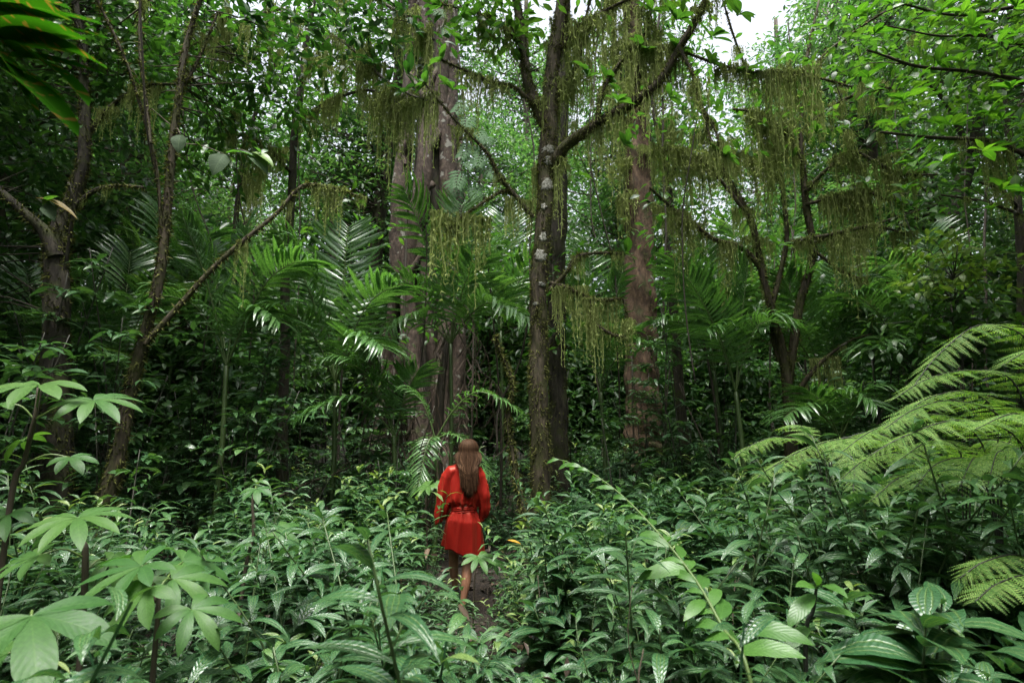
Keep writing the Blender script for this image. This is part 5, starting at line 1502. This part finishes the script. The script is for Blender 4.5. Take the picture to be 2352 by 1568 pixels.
tree_leaf(T5, 2048, 443, 2074, 458, 6.8, 6.7, 'pale_leaf', .6, (.1, -.9, .4), (2060, 470, 8.0))

# ------------------------------------------------------------------ the person in the red robe
def skin_mat():
    m, N, Lk, bs, out = new_mat('skin')
    nz = N.new('ShaderNodeTexNoise'); nz.inputs['Scale'].default_value = 12
    cr = ramp(N, Lk, nz.outputs[0], [(.3, G(.25, .115, .065)), (.7, G(.32, .16, .095))])
    Lk.new(cr.outputs[0], bs.inputs['Base Color']); bs.inputs['Roughness'].default_value = .5
    bs.inputs['Subsurface Weight'].default_value = .08
    bs.inputs['Subsurface Radius'].default_value = (.02, .008, .004)
    MATS['skin'] = m
def satin_mat():
    m, N, Lk, bs, out = new_mat('satin')
    tc = N.new('ShaderNodeTexCoord')
    nz = N.new('ShaderNodeTexNoise'); nz.inputs['Scale'].default_value = 14; nz.inputs['Detail'].default_value = 4
    mp = N.new('ShaderNodeMapping'); mp.inputs['Scale'].default_value = (1, 1, .35)
    Lk.new(tc.outputs['Object'], mp.inputs[0]); Lk.new(mp.outputs[0], nz.inputs['Vector'])
    cr = ramp(N, Lk, nz.outputs[0], [(.3, G(.165, .0055, .0045)), (.7, G(.22, .0075, .0055))])
    Lk.new(cr.outputs[0], bs.inputs['Base Color'])
    bs.inputs['Roughness'].default_value = .42
    bs.inputs['Specular IOR Level'].default_value = .45
    bs.inputs['Specular Tint'].default_value = (1, .45, .3, 1)
    bs.inputs['Sheen Weight'].default_value = .12
    bs.inputs['Sheen Tint'].default_value = (1, .3, .15, 1)
    b = N.new('ShaderNodeBump'); b.inputs['Strength'].default_value = .35; b.inputs['Distance'].default_value = .02
    Lk.new(nz.outputs[0], b.inputs['Height']); Lk.new(b.outputs[0], bs.inputs['Normal'])
    MATS['satin'] = m
def hair_mat():
    m, N, Lk, bs, out = new_mat('hair')
    at = N.new('ShaderNodeAttribute'); at.attribute_name = 'tint'
    cr = ramp(N, Lk, at.outputs['Fac'], [(0, G(.013, .007, .004)), (.5, G(.036, .019, .011)), (1, G(.085, .047, .026))])
    Lk.new(cr.outputs[0], bs.inputs['Base Color']); bs.inputs['Roughness'].default_value = .5
    bs.inputs['Specular IOR Level'].default_value = .08
    bs.inputs['Specular Tint'].default_value = (1, .75, .5, 1)
    MATS['hair'] = m
skin_mat(); satin_mat(); hair_mat()
m, N, Lk, bs, out = new_mat('shoe')
bs.inputs['Base Color'].default_value = (.012, .011, .012, 1); bs.inputs['Roughness'].default_value = .55
MATS['shoe'] = m

def skin_chain(name, verts, edges, radii, mat, parent, subs=2, root=0):
    me = bpy.data.meshes.new(name)
    me.from_pydata([tuple(v) for v in verts], edges, [])
    ob = bpy.data.objects.new(name, me)
    COL.objects.link(ob)
    ob.modifiers.new('s', 'SKIN')
    sd = ob.modifiers.new('u', 'SUBSURF'); sd.levels = sd.render_levels = subs
    for k, r in enumerate(radii):
        me.skin_vertices[0].data[k].radius = (r, r) if np.ndim(r) == 0 else r
        me.skin_vertices[0].data[k].use_root = (k == root)
    dg = bpy.context.evaluated_depsgraph_get()
    dg.update()
    ev = bpy.data.meshes.new_from_object(ob.evaluated_get(dg))
    bpy.data.objects.remove(ob)
    ev.name = name
    ev.materials.clear(); ev.materials.append(MATS[mat])
    for p in ev.polygons: p.use_smooth = True
    o = bpy.data.objects.new(name, ev)
    COL.objects.link(o)
    o.parent = parent
    return o

def fuse(name, mb, voxel, mat, parent, displace=None, smooth=4):
    me = mb.mesh(name, MATS[mat])
    ob = bpy.data.objects.new(name, me)
    COL.objects.link(ob)
    r = ob.modifiers.new('r', 'REMESH'); r.mode = 'VOXEL'; r.voxel_size = voxel
    s = ob.modifiers.new('s', 'SMOOTH'); s.factor = .5; s.iterations = smooth
    dg = bpy.context.evaluated_depsgraph_get(); dg.update()
    ev = bpy.data.meshes.new_from_object(ob.evaluated_get(dg))
    bpy.data.objects.remove(ob)
    n = len(ev.vertices)
    co = np.empty(n * 3, np.float32); ev.vertices.foreach_get('co', co); co = co.reshape(-1, 3).astype(float)
    if displace:
        no = np.empty(n * 3, np.float32); ev.vertices.foreach_get('normal', no); no = no.reshape(-1, 3)
        co = displace(co, no)
        ev.vertices.foreach_set('co', co.astype(np.float32).reshape(-1)); ev.update()
    ev.materials.clear(); ev.materials.append(MATS[mat])
    for p in ev.polygons: p.use_smooth = True
    o = bpy.data.objects.new(name, ev)
    COL.objects.link(o); o.parent = parent
    return o

def loft(mb, rings, ns=28, tint=.5, close=True):
    """rings: (centre xyz, axis u vec, axis v vec)"""
    a = np.linspace(0, 2 * math.pi, ns, endpoint=False)
    V = np.array([np.array(c) + np.cos(a)[:, None] * np.array(u) + np.sin(a)[:, None] * np.array(v) for c, u, v in rings])
    n = len(rings)
    i, j = np.meshgrid(np.arange(n - 1), np.arange(ns), indexing='ij')
    k = (j + 1) % ns
    F = np.stack([i * ns + j, i * ns + k, (i + 1) * ns + k, (i + 1) * ns + j], -1).reshape(-1, 4)
    fl = [F]
    if close:
        fl += [np.array([np.arange(ns)[::-1]]), np.array([np.arange((n - 1) * ns, n * ns)])]
    mb.add(V.reshape(-1, 3), fl, None, tint)

def make_person():
    px, py = -.47, 5.86
    th = empty('person', (px, py, float(ground_z(px, py))))
    tag(th, 'person with long brown hair in a short red satin robe, walking away', 'person')
    # body: one skinned figure; +y is the way the person walks
    V, E, Rr = [], [], []
    def chain(start, pts):
        prev = start
        for p, r in pts:
            V.append(p); Rr.append(r); k = len(V) - 1
            if prev is not None: E.append((prev, k))
            prev = k
        return prev
    chain(None, [((-.01, 0, .93), (.125, .095))])
    sp = chain(0, [((0, .01, 1.05), (.105, .08)), ((.0, .0, 1.2), (.115, .085)), ((.0, -.01, 1.33), (.11, .08)), ((-.003, .0, 1.41), (.06, .055))])
    chest = 3
    neck = chain(sp, [((.005, .012, 1.455), .048), ((.02, .025, 1.50), .048)])
    chain(neck, [((.03, .04, 1.56), (.072, .085)), ((.034, .04, 1.605), (.075, .09)), ((.034, .035, 1.64), (.05, .06))])
    # arms
    la = chain(chest, [((-.12, -.005, 1.335), .042), ((-.19, .02, 1.22), .042), ((-.215, .03, 1.10), .036), ((-.20, .13, .99), .030), ((-.17, .22, .93), .022), ((-.155, .27, .91), (.03, .018))])
    ra = chain(chest, [((.12, -.005, 1.335), .042), ((.165, .0, 1.22), .042), ((.19, .01, 1.09), .036), ((.18, .12, .99), .030), ((.165, .21, .935), .022), ((.15, .26, .915), (.03, .018))])
    for hand, sx, c in ((la, 1, (-.155, .27, .91)), (ra, -1, (.15, .26, .915))):
        for q in range(4):
            o = (q - 1.5) * .017
            L = (.07, .08, .075, .06)[q]
            chain(hand, [((c[0] + o, c[1] + .03, c[2] - .005), .0085), ((c[0] + o * 1.1, c[1] + .03 + L * .5, c[2] - .02), .0075), ((c[0] + o * 1.1, c[1] + .03 + L * .8, c[2] - .05), .006)])
        chain(hand, [((c[0] + sx * .033, c[1] + .01, c[2] - .01), .009), ((c[0] + sx * .04, c[1] + .045, c[2] - .025), .007)])
    # legs: left one stepping ahead and up, right one behind carrying the weight
    chain(0, [((-.095, .02, .86), .085), ((-.108, .12, .68), .070), ((-.116, .21, .555), .052), ((-.118, .215, .47), .052), ((-.112, .22, .38), .050), ((-.103, .25, .27), .032), ((-.10, .27, .195), .030), ((-.10, .31, .155), (.034, .03)), ((-.10, .39, .135), (.036, .02)), ((-.10, .43, .13), (.026, .014))])
    chain(0, [((.065, .01, .86), .085), ((.048, .02, .66), .070), ((.033, .03, .50), .052), ((.034, .0, .41), .054), ((.026, -.015, .32), .053), ((.008, -.02, .20), .036), ((-.004, -.025, .11), .030), ((-.006, -.03, .055), .033), ((-.003, .06, .03), (.036, .022)), ((0, .12, .025), (.03, .015))])
    body = skin_chain('body', V, E, Rr, 'skin', th, 2, 0)
    # face, seen only from the side: nose, ears
    fb_ = MB()
    tube(fb_, spline([(.03, .118, 1.60), (.03, .135, 1.575), (.03, .128, 1.565)], 6), np.array([.008, .010, .012, .013, .012, .006]), 7)
    for s in (-1, 1):
        tube(fb_, spline([(.032 + s * .076, .035, 1.615), (.032 + s * .086, .028, 1.595), (.032 + s * .078, .036, 1.56)], 6), np.array([.006, .009, .011, .01, .008, .005]), 6)
    fb_.build('face_features', MATS['skin'], None)
    f_ = bpy.data.objects[fb_ and 'face_features']; f_.parent = body
    # robe above the belt, sleeves fused into it
    mb = MB()
    T = [((0, 0, 1.005), .108, .085), ((0, 0, 1.03), .125, .10), ((0, 0, 1.06), .15, .125), ((0, -.005, 1.11), .165, .13), ((0, -.005, 1.2), .172, .12), ((0, 0, 1.3), .175, .108), ((0, .0, 1.37), .168, .094), ((0, .0, 1.415), .138, .08), ((0, .005, 1.445), .085, .064), ((0, .008, 1.455), .06, .052)]
    loft(mb, [(c, (a, 0, 0), (0, b, 0)) for c, a, b in T])
    # left sleeve (viewer's left): wide, hanging cuff
    loft(mb, [((-.08, 0, 1.375), (.03, 0, -.055), (0, .08, 0)), ((-.125, 0, 1.365), (.045, 0, -.055), (0, .085, 0)), ((-.165, 0, 1.30), (.068, 0, -.04), (0, .088, 0)), ((-.182, .005, 1.19), (.078, 0, -.025), (0, .09, 0)), ((-.198, .01, 1.10), (.076, 0, -.02), (0, .09, 0)),
              ((-.222, .02, 1.02), (.066, 0, -.016), (0, .09, 0)), ((-.236, .03, .95), (.052, 0, -.012), (0, .085, 0)), ((-.244, .035, .875), (.042, 0, .016), (0, .08, 0))])
    loft(mb, [((-.22, .03, 1.08), (.055, 0, 0), (0, .03, .06)), ((-.215, .10, 1.0), (.05, 0, 0), (0, .04, .085)), ((-.19, .18, .95), (.045, 0, 0), (0, .05, .075))])
    loft(mb, [((.08, 0, 1.375), (.03, 0, .055), (0, .08, 0)), ((.115, 0, 1.365), (.04, 0, .055), (0, .085, 0)), ((.145, 0, 1.30), (.062, 0, .04), (0, .088, 0)), ((.162, .005, 1.19), (.07, 0, .025), (0, .09, 0)), ((.19, .01, 1.10), (.06, 0, .02), (0, .085, 0)),
              ((.2, .03, 1.02), (.05, 0, .0), (0, .08, 0)), ((.187, .05, .95), (.04, 0, -.010), (0, .075, 0)), ((.168, .06, .89), (.034, 0, -.012), (0, .065, 0))])
    loft(mb, [((.2, .03, 1.08), (.05, 0, 0), (0, .03, .06)), ((.19, .10, 1.0), (.045, 0, 0), (0, .04, .08)), ((.165, .17, .95), (.04, 0, 0), (0, .05, .07))])
    def folds(co, no):
        x, y, z = co[:, 0], co[:, 1], co[:, 2]
        ang = np.arctan2(x, -y)
        rg = lambda q: 1 - 2 * np.abs(np.sin(q)) ** .8          # narrow ridges, wide valleys
        back = sstep(.02, -.04, y)
        arm = sstep(.09, .15, np.abs(x))
        asl = np.arctan2(np.abs(x) - .2, -y)
        d = .015 * rg(ang * 5.5 + .5 * np.sin(z * 8)) * sstep(1.28, 1.06, z) * (1 - arm)
        d += .013 * rg(21 * x + 3.5 * x * (1.42 - z) * 8 + .3 * np.sin(z * 7)) * sstep(1.43, 1.28, z) * back * (1 - .6 * arm)
        d += .011 * rg(asl * 3.2 + 2.2 * z + .5 * np.sin(z * 8 + 2 * np.sign(x))) * arm * sstep(1.38, 1.2, z)
        d += .004 * np.sin(34 * (z + .5 * np.abs(x)) + 2) * arm * sstep(1.2, 1.1, z)
        d += .006 * np.sin(60 * z + 20 * x) * sstep(1.12, 1.05, z) * (1 - arm)
        return co + no * d[:, None]
    fuse('robe', mb, .0075, 'satin', th, folds, 3)
    # skirt of the robe
    sk = MB()
    nz_, na = 34, 120
    zz = np.linspace(1.01, .0, nz_)
    a = np.linspace(0, 2 * math.pi, na, endpoint=False)
    rows = []
    for q in range(nz_):
        f = q / (nz_ - 1)
        # x=sin(a), y=-cos(a): a = 0 faces the camera
        wv = np.interp(f, [0, .08, .28, .6, 1], [.108, .135, .172, .186, .198])
        dv = np.interp(f, [0, .08, .28, .6, 1], [.085, .11, .142, .145, .15])
        fold = .013 * sstep(0, .12, f) * (.5 + .9 * f)
        g = ((1 - 2 * np.abs(np.sin(a * 4.5 + .7 + .3 * f)) ** .8) * .9 + np.sin(a * 14 + 2 + 2 * f) * .35 * (1 - f) + np.sin(a * 5 - 1.5 * f) * .6) * fold * (1.15 - .35 * np.cos(a))
        pleat = -.014 * np.exp(-((a - 6.27) % (2 * math.pi) - .0) ** 2 / .004) * np.exp(-((f - .3) / .3) ** 2)
        hem = .60 - .05 * np.sin(a) - .012 * np.sin(a * 5 + 1)
        zv = 1.01 + (hem - 1.01) * f
        cxx = -.012 * f
        rows.append(np.stack([cxx + np.sin(a) * (wv + g + pleat), -np.cos(a) * (dv + g + pleat) + .03 * f, zv], -1))
    inner = [r * np.array([.965, .965, 1]) for r in rows[::-1]]
    Vv = np.array(rows + inner)
    n = len(Vv)
    i, j = np.meshgrid(np.arange(n - 1), np.arange(na), indexing='ij')
    k = (j + 1) % na
    sk.add(Vv.reshape(-1, 3), np.stack([i * na + j, (i + 1) * na + j, (i + 1) * na + k, i * na + k], -1).reshape(-1, 4))
    o = sk.build('robe_skirt', MATS['satin']); o.parent = th
    bl = MB()
    for q, (z, r_, dz) in enumerate(((1.024, .0125, 0), (1.006, .0125, .004), (.990, .011, -.003))):
        aa = np.linspace(0, 2 * math.pi, 49)
        tube(bl, np.stack([np.sin(aa) * .118, -np.cos(aa) * .096, z + dz * np.sin(aa + 1) + .004 * np.sin(aa * 2)], -1), r_ * (1 + .12 * np.sin(aa * 7 + q)), 8, cap=False)
    o = bl.build('belt', MATS['satin']); o.parent = th
    tl = MB()
    tube(tl, spline([(-.005, -.104, 1.0), (-.004, -.125, .95), (-.003, -.142, .87), (-.002, -.150, .80)], 14), np.linspace(.006, .010, 14), 6)
    # hair: scalp cap and many strands
    hb = MB()
    hc = np.array([.033, .025, 1.585])
    rr = np.random.default_rng(9)
    u = np.linspace(0, math.pi * .62, 12); w = np.linspace(0, 2 * math.pi, 28, endpoint=False)
    u = np.linspace(0, 1.6, 12)
    U, Wg = np.meshgrid(u, w, indexing='ij')
    capv = hc + np.stack([.080 * np.sin(U) * np.sin(Wg), -.088 * np.sin(U) * np.cos(Wg), .084 * np.cos(U)], -1)
    i, j = np.meshgrid(np.arange(11), np.arange(28), indexing='ij'); k = (j + 1) % 28
    front = (np.cos(Wg) < -.35) & (U > 1.0)
    capv[front] = hc + (capv[front] - hc) * .8
    hb.add(capv.reshape(-1, 3), np.stack([i * 28 + j, (i + 1) * 28 + j, (i + 1) * 28 + k, i * 28 + k], -1).reshape(-1, 4), None, .35)
    for q in range(900):
        w0 = rr.normal() * 1.05
        if abs(w0) > 2.1: continue
        lay = rr.random()
        R0 = .088 + .012 * lay
        pts = []
        for uu in np.linspace(.12 + .25 * rr.random(), 1.75, 9):
            pts.append(hc + np.array([R0 * math.sin(uu) * math.sin(w0), -(R0 + .010) * math.sin(uu) * math.cos(w0), R0 * math.cos(uu) * 1.02]))
        xe = pts[-1][0]
        # fall: gather to the back right, longest near the middle
        L = (.36 + .10 * rr.random()) * (1 - .30 * min(1, abs(w0 - .15) / 2.0))
        tx = .045 + (xe - .033) * (.45 + .25 * rr.random()) + rr.normal() * .012 + .02 * (w0 > .7)
        for t in np.linspace(.12, 1, 12):
            s = t * t * (3 - 2 * t)
            spread = .035 * math.sin(min(1, t * 2.2) * math.pi) * math.sin(w0)
            zb = pts[8][2] - L * t
            back = -.135 - .012 * lay if zb < 1.42 else None
            y0 = pts[8][1]
            yt = -(.128 + .022 * lay) if math.cos(w0) > -.2 else -.09
            pts.append(np.array([xe + (tx - xe) * s + spread + .004 * math.sin(t * 9 + q), y0 + (yt - y0) * min(1, t * 1.7), zb]))
        pts = np.array(pts)
        n = len(pts)
        sp2 = spline(pts, 26)
        ti = np.clip(.45 + .25 * rr.normal() + .25 * (np.linspace(0, 1, 26) > .75), 0, 1)
        tube(hb, sp2, (.0034 + .002 * rr.random()) * np.interp(np.linspace(0, 1, 26), [0, .1, .7, 1], [.6, 1, 1, .25]), 4, tint=float(np.clip(.42 + .25 * rr.normal(), 0, 1)))
    o = hb.build('hair', MATS['hair']); o.parent = th
    # sandals
    for cx_, cy_, cz_ in ((-.10, .345, .118), (-.002, .04, .004)):
        s_ = MB()
        aa = np.linspace(0, 2 * math.pi, 20, endpoint=False)
        ol = np.stack([cx_ + .042 * np.cos(aa), cy_ + .125 * np.sin(aa), np.zeros(20)], -1)
        s_.add(np.vstack([ol + [0, 0, cz_ - .012], ol + [0, 0, cz_ + .012]]), [np.stack([np.arange(20), (np.arange(20) + 1) % 20, (np.arange(20) + 1) % 20 + 20, np.arange(20) + 20], -1), np.array([np.arange(20)[::-1]]), np.array([np.arange(20, 40)])])
        for dy, h in ((.05, .045), (-.065, .07)):
            t = np.linspace(0, math.pi, 12)
            tube(s_, np.stack([cx_ + .044 * np.cos(t), np.full(12, cy_ + dy), cz_ + h * np.sin(t)], -1), .008, 6)
        t = np.linspace(0, 2 * math.pi, 18)
        tube(s_, np.stack([cx_ + .038 * np.cos(t), cy_ - .075 + .042 * np.sin(t), cz_ + .085 + 0 * t], -1), .007, 6, cap=False)
        o = s_.build('sandal', MATS['shoe'], None, smooth=False); o.parent = th
    return th
make_person()
